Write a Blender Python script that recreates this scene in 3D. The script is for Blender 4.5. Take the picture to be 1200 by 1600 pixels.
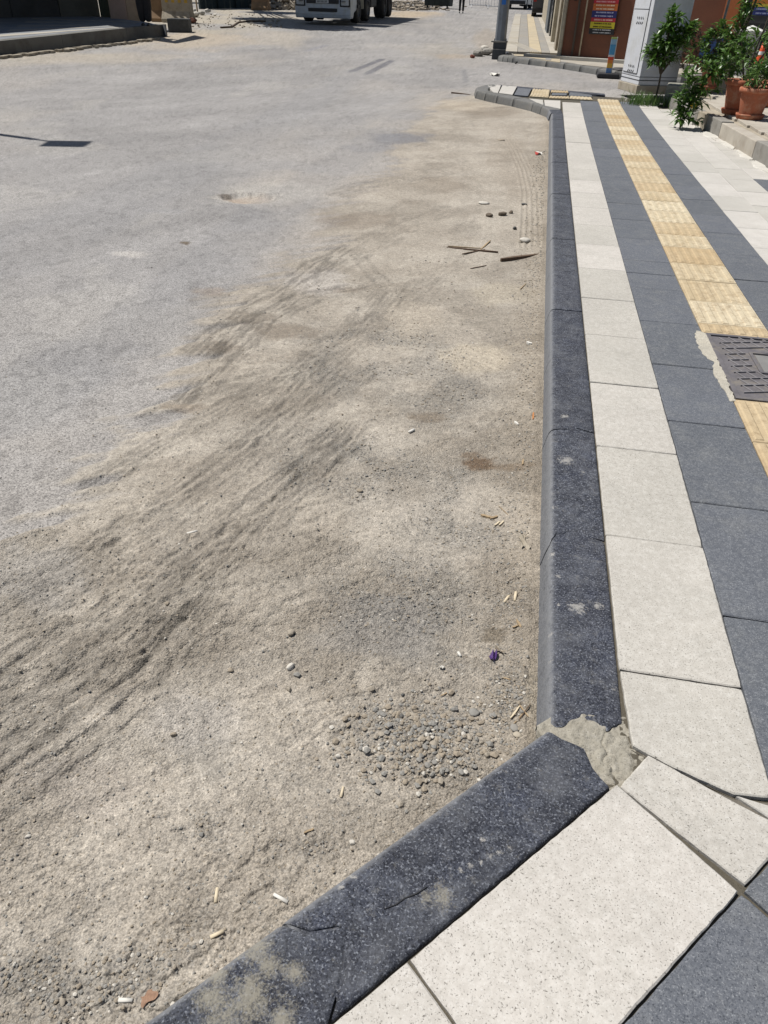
import bpy, bmesh, math, random
import numpy as np
from mathutils import Vector, Matrix

for o in list(bpy.data.objects): bpy.data.objects.remove(o)
S = bpy.context.scene
COL = S.collection
random.seed(7)

# ------------------------------------------------------------------ camera
F = 1120.0                                   # focal length in photo pixels (1200 x 1600)
Rr = np.array([0.98195548, 0.12860855, -0.138648])
Dd = np.array([0.18753109, -0.56760366, 0.80165964])
Nn = np.array([-0.02440317, 0.81319489, 0.58147962])
EYE = 1.55
cam_d = bpy.data.cameras.new('camera')
cam = bpy.data.objects.new('camera', cam_d); COL.objects.link(cam)
cam_d.sensor_fit = 'VERTICAL'; cam_d.sensor_height = 24.0; cam_d.lens = 24.0 * F / 1600.0
cam_d.clip_start = 0.02; cam_d.clip_end = 3000
ax = lambda i, s: Vector((s * Rr[i], s * Dd[i], -s * Nn[i]))
M3 = Matrix((ax(0, 1), ax(1, -1), ax(2, -1))).transposed()
cam.matrix_world = Matrix.Translation((0, 0, EYE)) @ M3.to_4x4()
S.camera = cam

# ------------------------------------------------------------------ light
ELEV = math.radians(62)
SUN_TO = Vector((-0.958 * math.cos(ELEV), 0.287 * math.cos(ELEV), math.sin(ELEV)))
SHV = (0.958 / math.tan(ELEV), -0.287 / math.tan(ELEV))      # shadow offset per metre of height
w = bpy.data.worlds.new('World'); S.world = w; w.use_nodes = True
nt = w.node_tree; nt.nodes.clear()
sky = nt.nodes.new('ShaderNodeTexSky'); sky.sky_type = 'NISHITA'; sky.sun_disc = False
sky.sun_elevation = ELEV; sky.sun_rotation = math.radians(-73); sky.dust_density = 1.0; sky.ozone_density = .8
bg = nt.nodes.new('ShaderNodeBackground'); bg.inputs[1].default_value = 0.05
wo = nt.nodes.new('ShaderNodeOutputWorld')
nt.links.new(sky.outputs[0], bg.inputs[0]); nt.links.new(bg.outputs[0], wo.inputs[0])
sl = bpy.data.lights.new('sun', 'SUN'); sl.energy = 4.3; sl.angle = math.radians(0.53); sl.color = (1.0, 0.965, 0.915)
so = bpy.data.objects.new('sun', sl); COL.objects.link(so)
so.rotation_euler = SUN_TO.to_track_quat('Z', 'Y').to_euler(); so.location = (-10, 5, 20)
S.view_settings.view_transform = 'Standard'; S.view_settings.look = 'None'
S.view_settings.exposure = 0.42; S.view_settings.gamma = 1.0; S.view_settings.use_curve_mapping = False

# ------------------------------------------------------------------ layout helpers
def rise(Y): return 0.036 * math.log1p(math.exp(min(60.0, (Y - 13) / 1.5)))
def at(x, y, h=0.0):
    """point of the (gently rising) ground + h that the photograph shows at this pixel"""
    vx, vy, f = x - 600.0, y - 800.0, F
    v = [vx * Rr[0] + vy * Rr[1] + f * Rr[2], vx * Dd[0] + vy * Dd[1] + f * Dd[2], -(vx * Nn[0] + vy * Nn[1] + f * Nn[2])]
    lo, hi = 1e-6, 10.0
    for _ in range(80):
        t = math.sqrt(lo * hi)
        if EYE + v[2] * t > rise(v[1] * t) + h: lo = t
        else: hi = t
    return Vector((v[0] * lo, v[1] * lo, EYE + v[2] * lo))
def A2(x, y, h=0.0):
    p = at(x, y, h); return (p.x, p.y)
SW = 0.13                                    # pavement height

# ------------------------------------------------------------------ numpy noise
def _h(ix, iy, seed):
    n = (ix.astype(np.int64) * 374761393 + iy.astype(np.int64) * 668265263 + seed * 982451653) & 0xffffffff
    n = ((n ^ (n >> 13)) * 1274126177) & 0xffffffff
    n = n ^ (n >> 16)
    return (n & 0xffff).astype(np.float32) / 65535.0
def vn(x, y, seed=0):
    x = np.asarray(x, dtype=np.float64); y = np.asarray(y, dtype=np.float64)
    ix = np.floor(x); iy = np.floor(y); fx = x - ix; fy = y - iy
    fx = fx * fx * (3 - 2 * fx); fy = fy * fy * (3 - 2 * fy)
    ix = ix.astype(np.int64); iy = iy.astype(np.int64)
    a = _h(ix, iy, seed); b = _h(ix + 1, iy, seed); c = _h(ix, iy + 1, seed); d = _h(ix + 1, iy + 1, seed)
    return (a * (1 - fx) + b * fx) * (1 - fy) + (c * (1 - fx) + d * fx) * fy
def fbm(x, y, seed=0, o=3):
    s = 0; a = .5; t = 0
    for i in range(o):
        s = s + a * vn(x * 2 ** i + 13.7 * i, y * 2 ** i - 7.1 * i, seed + i); t += a; a *= .5
    return s / t
def sst(a, b, x):
    t = np.clip((x - a) / (b - a), 0, 1); return t * t * (3 - 2 * t)
def worley(x, y, seed=0):
    ix = np.floor(x).astype(np.int64); iy = np.floor(y).astype(np.int64)
    f1 = np.full(np.shape(x), 9.0); f2 = f1.copy(); cid = np.zeros(np.shape(x))
    for i in (-1, 0, 1):
        for j in (-1, 0, 1):
            cx = ix + i; cy = iy + j
            px = cx + _h(cx, cy, seed); py = cy + _h(cx, cy, seed + 5)
            d = np.hypot(px - x, py - y)
            cl = d < f1
            f2 = np.where(cl, f1, np.minimum(f2, d)); cid = np.where(cl, _h(cx, cy, seed + 9), cid); f1 = np.where(cl, d, f1)
    return f1, f2, cid

# ------------------------------------------------------------------ objects helpers
def new_obj(name, me, mat=None, parent=None, loc=None, kind=None):
    o = bpy.data.objects.new(name, me); COL.objects.link(o)
    if mat is not None:
        for m in (mat if isinstance(mat, (list, tuple)) else [mat]): me.materials.append(m)
    if parent is not None: o.parent = parent
    if loc is not None: o.location = loc
    if kind: o['kind'] = kind
    return o
def tag(o, label, cat, group=None):
    o['label'] = label; o['category'] = cat
    if group: o['group'] = group
    return o
def thing(name, label, cat, loc=(0, 0, 0), rz=0.0, group=None):
    o = bpy.data.objects.new(name, None); COL.objects.link(o); o.empty_display_size = .1
    o.location = loc; o.rotation_euler = (0, 0, rz)
    return tag(o, label, cat, group)
def structure(name):
    o = bpy.data.objects.new(name, None); COL.objects.link(o); o['kind'] = 'structure'; return o
def copy_tree(o, parent=None):
    c = o.copy(); COL.objects.link(c)
    if parent is not None: c.parent = parent
    for ch in [k for k in bpy.data.objects if k.parent == o]: copy_tree(ch, c)
    return c

class MB:
    def __init__(s): s.v = []; s.f = []
    def add(s, vs, fs):
        n = len(s.v); s.v += [tuple(v) for v in vs]; s.f += [tuple(i + n for i in f) for f in fs]; return s
    def box(s, c, d, rz=0.0, rx=0.0, ry=0.0, taper=1.0):
        m = Matrix.Rotation(rz, 3, 'Z') @ Matrix.Rotation(ry, 3, 'Y') @ Matrix.Rotation(rx, 3, 'X'); c = Vector(c)
        vs = [c + m @ Vector((x * d[0] / 2 * (taper if z > 0 else 1), y * d[1] / 2 * (taper if z > 0 else 1), z * d[2] / 2))
              for z in (-1, 1) for y in (-1, 1) for x in (-1, 1)]
        return s.add(vs, [(0, 2, 3, 1), (4, 5, 7, 6), (0, 1, 5, 4), (2, 6, 7, 3), (0, 4, 6, 2), (1, 3, 7, 5)])
    def tube(s, pts, rad, seg=8, cap=True):
        pts = [Vector(p) for p in pts]
        if not isinstance(rad, (list, tuple)): rad = [rad] * len(pts)
        rings = []; up = Vector((0, 0, 1))
        for i, p in enumerate(pts):
            t = (pts[min(i + 1, len(pts) - 1)] - pts[max(i - 1, 0)]).normalized()
            a = t.cross(up if abs(t.z) < .9 else Vector((1, 0, 0))).normalized(); b = t.cross(a)
            rings.append([p + (a * math.cos(k * 2 * math.pi / seg) + b * math.sin(k * 2 * math.pi / seg)) * rad[i] for k in range(seg)])
        vs = [v for r in rings for v in r]; fs = []
        for i in range(len(pts) - 1):
            for k in range(seg):
                fs.append((i * seg + k, i * seg + (k + 1) % seg, (i + 1) * seg + (k + 1) % seg, (i + 1) * seg + k))
        if cap: fs += [tuple(range(seg))[::-1], tuple(range((len(pts) - 1) * seg, len(pts) * seg))]
        return s.add(vs, fs)
    def lathe(s, prof, seg=24, c=(0, 0, 0)):
        vs = [(c[0] + r * math.cos(2 * math.pi * k / seg), c[1] + r * math.sin(2 * math.pi * k / seg), c[2] + z) for r, z in prof for k in range(seg)]
        fs = [(i * seg + k, i * seg + (k + 1) % seg, (i + 1) * seg + (k + 1) % seg, (i + 1) * seg + k) for i in range(len(prof) - 1) for k in range(seg)]
        return s.add(vs, fs)
    def extrude_poly(s, poly, z0, z1):
        n = len(poly)
        vs = [(p[0], p[1], z0) for p in poly] + [(p[0], p[1], z1) for p in poly]
        return s.add(vs, [tuple(range(n))[::-1], tuple(range(n, 2 * n))] + [(i, (i + 1) % n, n + (i + 1) % n, n + i) for i in range(n)])
    def side(s, prof, x0, x1):
        """profile in (y, z), extruded along x"""
        n = len(prof)
        vs = [(x0, p[0], p[1]) for p in prof] + [(x1, p[0], p[1]) for p in prof]
        return s.add(vs, [tuple(range(n)), tuple(range(n, 2 * n))[::-1]] + [(i, n + i, n + (i + 1) % n, (i + 1) % n) for i in range(n)])
    def mesh(s, name, smooth=False, bevel=0.0, fix=True):
        me = bpy.data.meshes.new(name); me.from_pydata(s.v, [], s.f); me.update()
        if fix or bevel:
            bm = bmesh.new(); bm.from_mesh(me)
            if bevel: bmesh.ops.bevel(bm, geom=[e for e in bm.edges if e.is_manifold and e.calc_face_angle(0) > .5], offset=bevel, segments=2, affect='EDGES', profile=.6)
            bmesh.ops.recalc_face_normals(bm, faces=bm.faces)
            bm.to_mesh(me); bm.free()
        if smooth:
            for p in me.polygons: p.use_smooth = True
        return me
    def build(s, name, mat, parent=None, loc=None, smooth=False, bevel=0.0, kind=None, fix=True):
        return new_obj(name, s.mesh(name, smooth, bevel, fix), mat, parent, loc, kind)

# ------------------------------------------------------------------ materials
def hexc(r, g, b, k=0.74):
    f = lambda c: ((c / 255) / 12.92 if c / 255 <= .04045 else ((c / 255 + .055) / 1.055) ** 2.4) * k
    return (f(r), f(g), f(b), 1)
class NT:
    def __init__(s, name):
        s.m = bpy.data.materials.new(name); s.m.use_nodes = True; s.t = s.m.node_tree
        s.b = s.t.nodes['Principled BSDF']
        s.pos = None
    def n(s, ty, ins=None, **props):
        nd = s.t.nodes.new(ty)
        for k, v in props.items(): setattr(nd, k, v)
        for k, v in (ins or {}).items():
            if isinstance(v, bpy.types.NodeSocket): s.t.links.new(v, nd.inputs[k])
            else: nd.inputs[k].default_value = v
        return nd
    def p(s):
        if s.pos is None: s.pos = s.n('ShaderNodeNewGeometry').outputs['Position']
        return s.pos
    def noise(s, scale, detail=3, rough=.55, vec=None):
        return s.n('ShaderNodeTexNoise', {'Vector': vec if vec is not None else s.p(), 'Scale': scale, 'Detail': detail, 'Roughness': rough}).outputs[0]
    def voro(s, scale, out='Distance', vec=None, feature='F1'):
        nd = s.n('ShaderNodeTexVoronoi', {'Vector': vec if vec is not None else s.p(), 'Scale': scale}, feature=feature)
        return nd.outputs[out]
    def ramp(s, x, a, b, lo=0.0, hi=1.0):
        return s.n('ShaderNodeMapRange', {0: x, 1: a, 2: b, 3: lo, 4: hi}).outputs[0]
    def mix(s, f, a, b, mode='MIX'):
        nd = s.n('ShaderNodeMix', data_type='RGBA', blend_type=mode)
        for k, v in ((0, f), (6, a), (7, b)):
            if isinstance(v, bpy.types.NodeSocket): s.t.links.new(v, nd.inputs[k])
            else: nd.inputs[k].default_value = v
        return nd.outputs[2]
    def math(s, op, a, b=0.0, c=0.0):
        return s.n('ShaderNodeMath', {0: a, 1: b, 2: c}, operation=op).outputs[0]
    def bump(s, h, dist, strength=1.0, prev=None):
        ins = {'Height': h, 'Distance': dist, 'Strength': strength}
        if prev is not None: ins['Normal'] = prev
        return s.n('ShaderNodeBump', ins).outputs[0]
    def done(s, col, rough=.9, normal=None, metal=0.0, spec=None):
        for k, v in (('Base Color', col), ('Roughness', rough), ('Metallic', metal), ('Normal', normal), ('Specular IOR Level', spec)):
            if v is None: continue
            if isinstance(v, bpy.types.NodeSocket): s.t.links.new(v, s.b.inputs[k])
            else: s.b.inputs[k].default_value = v
        return s.m
MATS = {}
def simple(name, col, rough=.8, var=.12, scale=9.0, bump=0.0, bscale=120.0, metal=0.0, dirt=None):
    if name in MATS: return MATS[name]
    s = NT(name)
    a = s.noise(scale, 4); c = s.mix(s.ramp(a, .3, .7), tuple(x * (1 - var) for x in col[:3]) + (1,), tuple(min(1, x * (1 + var)) for x in col[:3]) + (1,))
    if dirt: c = s.mix(s.ramp(s.noise(scale * .6, 5, .7), .48, .72), c, dirt)
    nrm = s.bump(s.noise(bscale, 3), .004 if bump == 0 else bump, .5) if bump else None
    MATS[name] = s.done(c, rough, nrm, metal); return MATS[name]
def speckle(name, base, dark, light, sc=700.0, dk=.25, lt=.2, patch=None, bumpd=.0012, attr=False, drange=(.33, .42), lrange=(.6, .7)):
    s = NT(name)
    rnd = s.n('ShaderNodeObjectInfo').outputs['Random']
    c = s.mix(s.ramp(s.noise(2.2, 4, .6), .35, .65), tuple(x * .93 for x in base[:3]) + (1,), tuple(x * 1.06 for x in base[:3]) + (1,))
    c = s.mix(1.0, c, s.n('ShaderNodeCombineColor', {0: s.ramp(rnd, 0, 1, .86, 1.04), 1: s.ramp(rnd, 0, 1, .86, 1.03), 2: s.ramp(rnd, 0, 1, .84, 1.03)}).outputs[0], 'MULTIPLY')
    if patch: c = s.mix(s.ramp(s.noise(9, 7, .78), .48, .72, 0, .6), c, patch); c = s.mix(s.ramp(s.noise(3.1, 7, .8), .55, .7, 0, .3), c, tuple(x * .62 for x in patch[:3]) + (1,)); c = s.mix(s.ramp(s.noise(42, 5, .85), .60, .72, 0, .5), c, tuple(x * .7 for x in patch[:3]) + (1,))
    n1 = s.noise(sc, 3, .6); n2 = s.noise(sc * .8, 3, .65); nl = s.noise(sc * .22, 3, .7)
    c = s.mix(s.ramp(nl, .3, .7, .16, 0), c, dark); c = s.mix(s.ramp(nl, .45, .72, 0, lt * .35), c, light)
    c = s.mix(s.ramp(n1, *drange, dk, 0), c, dark)
    c = s.mix(s.ramp(n2, *lrange, 0, lt), c, light)
    if attr:
        at_ = s.n('ShaderNodeAttribute', attribute_name='wear')
        sep = s.n('ShaderNodeSeparateColor', {0: at_.outputs['Color']})
        # red: scuffed and dusty face, green: cement smears, blue: white scratches
        k = s.ramp(s.math('ADD', sep.outputs[0], s.math('MULTIPLY', s.math('SUBTRACT', s.noise(60, 5, .7), .5), 1.0)), .25, .9)
        c = s.mix(s.math('MULTIPLY', k, .8), c, attr)
        k2 = s.ramp(s.math('ADD', sep.outputs[1], s.math('ADD', s.math('MULTIPLY', s.math('SUBTRACT', s.noise(34, 7, .85), .5), 2.0), s.math('MULTIPLY', s.math('SUBTRACT', s.noise(240, 3, .7), .5), 1.3))), .45, .95)
        c = s.mix(s.math('MULTIPLY', k2, .72), c, hexc(158, 152, 136))
        k3 = s.ramp(s.math('ADD', sep.outputs[2], s.math('MULTIPLY', s.math('SUBTRACT', s.noise(95, 6, .8), .5), 3.0)), .48, .85)
        c = s.mix(s.math('MULTIPLY', k3, .62), c, hexc(190, 186, 178))
        c = s.mix(s.ramp(s.noise(7, 7, .8), .47, .72, 0, .5), c, hexc(122, 124, 128)); c = s.mix(s.ramp(s.noise(31, 6, .85), .56, .72, 0, .5), c, hexc(146, 143, 136)); c = s.mix(s.ramp(s.noise(17, 5, .8), .42, .3, 0, .6), c, hexc(36, 39, 48))
    nrm = s.bump(s.noise(sc * .5, 2), bumpd, .7, s.bump(s.noise(25, 4), .002, .35))
    return s.done(c, .88, nrm, spec=.3)
M_white = speckle('white_tile_concrete', hexc(208, 203, 194), hexc(92, 87, 80), hexc(236, 235, 230), 260, .9, .45, hexc(188, 184, 174), drange=(.30, .42))
M_white2 = speckle('pale_tile_concrete', hexc(208, 204, 196), hexc(140, 135, 127), hexc(232, 232, 230), 520, .45, .4, hexc(190, 185, 174))
M_dark = speckle('grey_tile_concrete', hexc(104, 108, 115), hexc(58, 62, 70), hexc(172, 174, 176), 320, .85, .6, hexc(132, 133, 132), drange=(.34, .46), lrange=(.56, .68))
M_kerb = speckle('dark_kerb_concrete', hexc(58, 61, 71), hexc(14, 16, 23), hexc(150, 154, 162), 230, .8, .7, hexc(86, 92, 108), .003, attr=hexc(138, 139, 141), drange=(.38, .52), lrange=(.55, .66))
M_kerb2 = speckle('worn_kerb_concrete', hexc(118, 118, 116), hexc(66, 66, 68), hexc(160, 160, 158), 200, .5, .4, hexc(146, 140, 128), .003)
def yellow_mat():
    s = NT('yellow_tactile_concrete')
    rnd = s.n('ShaderNodeObjectInfo').outputs['Random']
    c = s.mix(s.ramp(s.noise(3.5, 5, .6), .32, .68), hexc(196, 178, 144), hexc(216, 202, 172))
    c = s.mix(s.ramp(rnd, .35, 1.0, 0, .65), c, hexc(184, 154, 108)); c = s.mix(s.ramp(rnd, .35, .1, 0, .6), c, hexc(222, 210, 182))
    c = s.mix(s.ramp(s.noise(26, 6, .75), .47, .68, 0, .8), c, hexc(158, 136, 104))
    c = s.mix(s.ramp(s.noise(700, 2), .36, .44, .3, 0), c, hexc(120, 100, 74))
    return s.done(c, .85, s.bump(s.noise(320, 3), .001, .5))
M_yel = yellow_mat()
M_mortar = speckle('cement_mortar', hexc(176, 170, 156), hexc(92, 87, 78), hexc(206, 202, 192), 200, .6, .5, hexc(138, 130, 114), .006)
M_mortar2 = speckle('pale_cement_smear', hexc(196, 190, 174), hexc(110, 104, 92), hexc(220, 216, 206), 200, .5, .5, hexc(150, 148, 140), .006)
M_bed = speckle('sandy_joint_bed', hexc(96, 90, 78), hexc(48, 45, 38), hexc(140, 134, 120), 300, .5, .3)
def ground_mat():
    s = NT('dusty_asphalt_and_dirt')
    a = s.n('ShaderNodeAttribute', attribute_name='base').outputs['Color']
    g = s.n('ShaderNodeSeparateColor', {0: s.n('ShaderNodeAttribute', attribute_name='grit').outputs['Color']})
    grit, asp, gravel = g.outputs[0], g.outputs[1], g.outputs[2]
    cam_d = s.n('ShaderNodeVectorMath', {0: s.p(), 1: (0, 0, EYE)}, operation='DISTANCE').outputs['Value']
    n1 = s.noise(230, 4, .7); n2 = s.noise(60, 5, .7); v = s.voro(190, 'Color')
    vs = s.n('ShaderNodeSeparateColor', {0: v}).outputs[0]
    f = s.ramp(n1, .32, .68, .56, 1.36)
    f = s.math('MULTIPLY', f, s.ramp(n2, .32, .68, .78, 1.2))
    f = s.math('MULTIPLY', f, s.ramp(s.noise(27, 5, .8), .34, .66, .82, 1.16))
    f2 = s.math('MULTIPLY', s.ramp(vs, 0, 1, .62, 1.3), s.ramp(s.noise(70, 5, .85), .3, .7, .84, 1.14))
    f2 = s.math('MULTIPLY', f2, s.ramp(s.noise(36, 4, .8), .62, .7, 1.0, .72))
    fa = s.n('ShaderNodeMix', {0: asp, 2: f, 3: f2}, data_type='FLOAT').outputs[0]
    c = s.mix(1.0, a, s.n('ShaderNodeCombineColor', {0: fa, 1: fa, 2: fa}).outputs[0], 'MULTIPLY')
    # tiny grey and white aggregate
    c = s.mix(s.math('MULTIPLY', s.ramp(vs, .84, .92), s.ramp(gravel, 0, 1, .12, .5)), c, hexc(182, 178, 170))
    c = s.mix(s.math('MULTIPLY', s.ramp(vs, .16, .08), s.ramp(gravel, 0, 1, .2, .6)), c, hexc(78, 78, 80))
    hb = s.math('ADD', s.noise(150, 5, .75), s.math('MULTIPLY', s.voro(170), -.8))
    st = s.ramp(grit, 0, 1, .45, 1.0)
    nrm = s.bump(hb, .005, st, s.bump(s.noise(40, 6, .75), .007, s.ramp(grit, 0, 1, .08, .6)))
    return s.done(c, .95, nrm, spec=.2)
M_ground = ground_mat()
M_green = None
def leaf_mat(name, a, b):
    s = NT(name); c = s.mix(s.ramp(s.noise(14, 3), .35, .65), a, b)
    c = s.mix(s.ramp(s.noise(45, 2), .5, .7, 0, .5), c, tuple(min(1, x * 1.7) for x in b[:3]) + (1,))
    m = s.done(c, .38); s.b.inputs['Subsurface Weight'].default_value = 0.0
    tr = s.n('ShaderNodeBsdfTranslucent', {0: c}); mx = s.n('ShaderNodeMixShader', {0: .25, 1: s.b.outputs[0], 2: tr.outputs[0]})
    s.t.links.new(mx.outputs[0], s.t.nodes['Material Output'].inputs[0]); return m
M_leaf = leaf_mat('glossy_green_leaf', (.035, .085, .015, 1), (.09, .17, .03, 1))
M_leaf2 = leaf_mat('light_green_leaf', (.05, .11, .025, 1), (.12, .2, .05, 1))
M_dry = leaf_mat('dry_brown_leaf', (.09, .07, .045, 1), (.2, .16, .1, 1))
M_stem = simple('brown_stem', (.06, .045, .03, 1))
M_terra = simple('terracotta', hexc(178, 104, 72), .85, .15, 14, .002, dirt=hexc(196, 150, 122))
M_steel = simple('galvanised_steel', hexc(128, 134, 142), .5, .1, 6, metal=.35, dirt=hexc(108, 110, 112))
M_black = simple('black_rubber', (.018, .018, .02, 1), .7)
M_cab = simple('pale_cabinet_paint', hexc(224, 226, 230), .55, .04, 5, dirt=hexc(206, 206, 202))
M_conc = simple('grey_concrete', hexc(150, 146, 138), .9, .14, 6, .004, 90, dirt=hexc(118, 112, 102))
M_conc2 = simple('warm_concrete', hexc(176, 166, 148), .9, .14, 6, .004, 90, dirt=hexc(140, 126, 104))
M_marble = simple('beige_stone_slab', hexc(188, 180, 166), .75, .1, 4, .001, 60, dirt=hexc(160, 148, 132))
M_brown = simple('brown_plaster', hexc(132, 84, 62), .9, .1, 1.6, .003, 60, dirt=hexc(108, 74, 58))
M_orange = simple('orange_brown_plaster', hexc(190, 112, 66), .9, .1, 2, .003, 60)
M_cream = simple('stained_cream_plaster', hexc(190, 180, 158), .9, .12, 3, .003, 60, dirt=hexc(128, 112, 92))
M_shut = simple('grey_shutter', hexc(98, 104, 108), .6, .1, 5)
M_glass = simple('dark_glass', (.02, .022, .025, 1), .12, .05)
M_wood = simple('weathered_wood', hexc(170, 148, 116), .85, .2, 60)
M_wood2 = simple('dark_wood', hexc(98, 78, 60), .85, .25, 60)
M_pap = simple('dirty_white_paper', hexc(226, 222, 212), .8, .06, 80)
M_stone_w = simple('white_stone', hexc(206, 200, 188), .85, .1, 60, .002, 200)
M_stone_g = simple('grey_stone', hexc(146, 143, 136), .85, .12, 60, .002, 200)
M_stone_t = simple('tan_stone', hexc(166, 156, 140), .9, .14, 60, .002, 200)
M_clod = simple('dry_earth_clod', hexc(160, 148, 130), .95, .15, 40, .003, 150)
M_dclod = simple('dark_earth_clod', hexc(112, 100, 86), .95, .2, 40, .004, 120)
M_rock = simple('dark_broken_stone', hexc(84, 84, 82), .9, .2, 8, .004, 60)

# ------------------------------------------------------------------ GROUND: one graded sheet
def px_poly(L, h=0.0): return [A2(x, y, h) for x, y in L]
def poly_sd(X, Y, P):
    d = np.full(X.shape, 1e9); ins = np.zeros(X.shape, bool)
    n = len(P)
    for i in range(n):
        ax_, ay_ = P[i]; bx, by = P[(i + 1) % n]
        ex, ey = bx - ax_, by - ay_
        t = np.clip(((X - ax_) * ex + (Y - ay_) * ey) / (ex * ex + ey * ey + 1e-12), 0, 1)
        d = np.minimum(d, np.hypot(X - ax_ - t * ex, Y - ay_ - t * ey))
        c = ((ay_ > Y) != (by > Y)) & (X < (bx - ax_) * (Y - ay_) / (by - ay_ + 1e-12) + ax_)
        ins ^= c
    return np.where(ins, -d, d)
def line_sd(X, Y, P):
    """distance and signed lateral offset and running length along a polyline"""
    d = np.full(X.shape, 1e9); lat = np.zeros(X.shape); run = np.zeros(X.shape); L = 0
    for i in range(len(P) - 1):
        ax_, ay_ = P[i]; bx, by = P[i + 1]; ex, ey = bx - ax_, by - ay_; l = math.hypot(ex, ey)
        t = np.clip(((X - ax_) * ex + (Y - ay_) * ey) / (l * l), 0, 1)
        dx = X - ax_ - t * ex; dy = Y - ay_ - t * ey; dd = np.hypot(dx, dy)
        m = dd < d; d = np.where(m, dd, d); lat = np.where(m, (ex * dy - ey * dx) / l, lat); run = np.where(m, L + t * l, run); L += l
    return d, lat, run
def blob(X, Y, cx, cy, rx, ry, seed=0, soft=.5):
    """soft-edged patch where the photograph shows it, radii given in photo pixels"""
    c = at(cx, cy); a = at(cx + rx, cy); b = at(cx, cy + ry)
    u = (a.xy - c.xy); v = (b.xy - c.xy); det = u.x * v.y - u.y * v.x
    px = ((X - c.x) * v.y - (Y - c.y) * v.x) / det; py = (-(X - c.x) * u.y + (Y - c.y) * u.x) / det
    r = np.hypot(px, py) + (fbm(px * 2.5 + seed, py * 2.5, seed + 3) - .5) * .9
    return 1 - sst(1 - soft, 1 + soft * .3, r)
DIRT = px_poly([(742, 148), (690, 160), (640, 196), (612, 232), (628, 262), (560, 290), (515, 330), (508, 368), (440, 410), (352, 478), (322, 540), (300, 590), (262, 640), (190, 668), (120, 742), (70, 800), (0, 860), (-60, 905), (-400, 1130), (-1200, 2400), (600, 3200), (1100, 1700), (1000, 900), (900, 300), (880, 150), (800, 140)])
HALO = px_poly([(742, 135), (640, 150), (560, 200), (470, 255), (400, 300), (430, 350), (330, 440), (230, 560), (60, 660), (-40, 740), (-500, 950), (-1200, 2400), (600, 3200), (1100, 1700), (1000, 900), (880, 130)])
TR = [
    ([(-40, 960), (110, 890), (300, 760), (450, 640), (560, 540), (620, 460)], .09, .008, 3, -.08),
    ([(-40, 1180), (120, 1075), (280, 930), (430, 800), (540, 680)], .11, .009, 3, -.12),
    ([(150, 760), (300, 668), (430, 600), (540, 520), (600, 450), (560, 400)], .08, .007, 3, -.12),
    ([(640, 480), (700, 420), (730, 360), (740, 300), (720, 250)], .10, .006, 4, -.06),
    ([(700, 900), (703, 960), (700, 1060)], .05, .003, 2, -.06),
        # pixel polyline, half width m, depth m, grooves, lightness change
    ([(-60, 1120), (0, 1075), (130, 985), (270, 880), (400, 790), (520, 700)], .13, .011, 2.4, -.10),
    ([(-60, 1290), (0, 1235), (110, 1160), (230, 1060), (310, 965)], .10, .014, 2.0, -.14),
    ([(-80, 1010), (60, 935), (200, 850), (360, 740), (460, 660), (560, 590)], .12, .008, 3, -.08),
    ([(322, 545), (380, 495), (450, 455), (500, 415), (530, 395)], .13, .010, 2, -.20),
    ([(300, 620), (350, 565), (420, 500), (490, 462), (560, 448)], .10, .009, 2, -.20),
    ([(430, 640), (500, 575), (560, 520), (600, 482), (645, 440)], .06, .010, 2, -.06),
    ([(240, 650), (330, 612), (420, 585), (520, 560)], .10, .006, 2, -.08),
    ([(828, 385), (829, 345), (828, 300), (820, 268), (806, 236), (785, 205)], .105, .009, 5, .02),
    ([(520, 415), (600, 370), (640, 345), (700, 330)], .2, .006, 3, -.10),
    ([(545, 300), (610, 285), (680, 270)], .22, .006, 3, -.10),
    ([(700, 240), (716, 225), (708, 205)], .16, .006, 3, -.05)]
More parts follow.
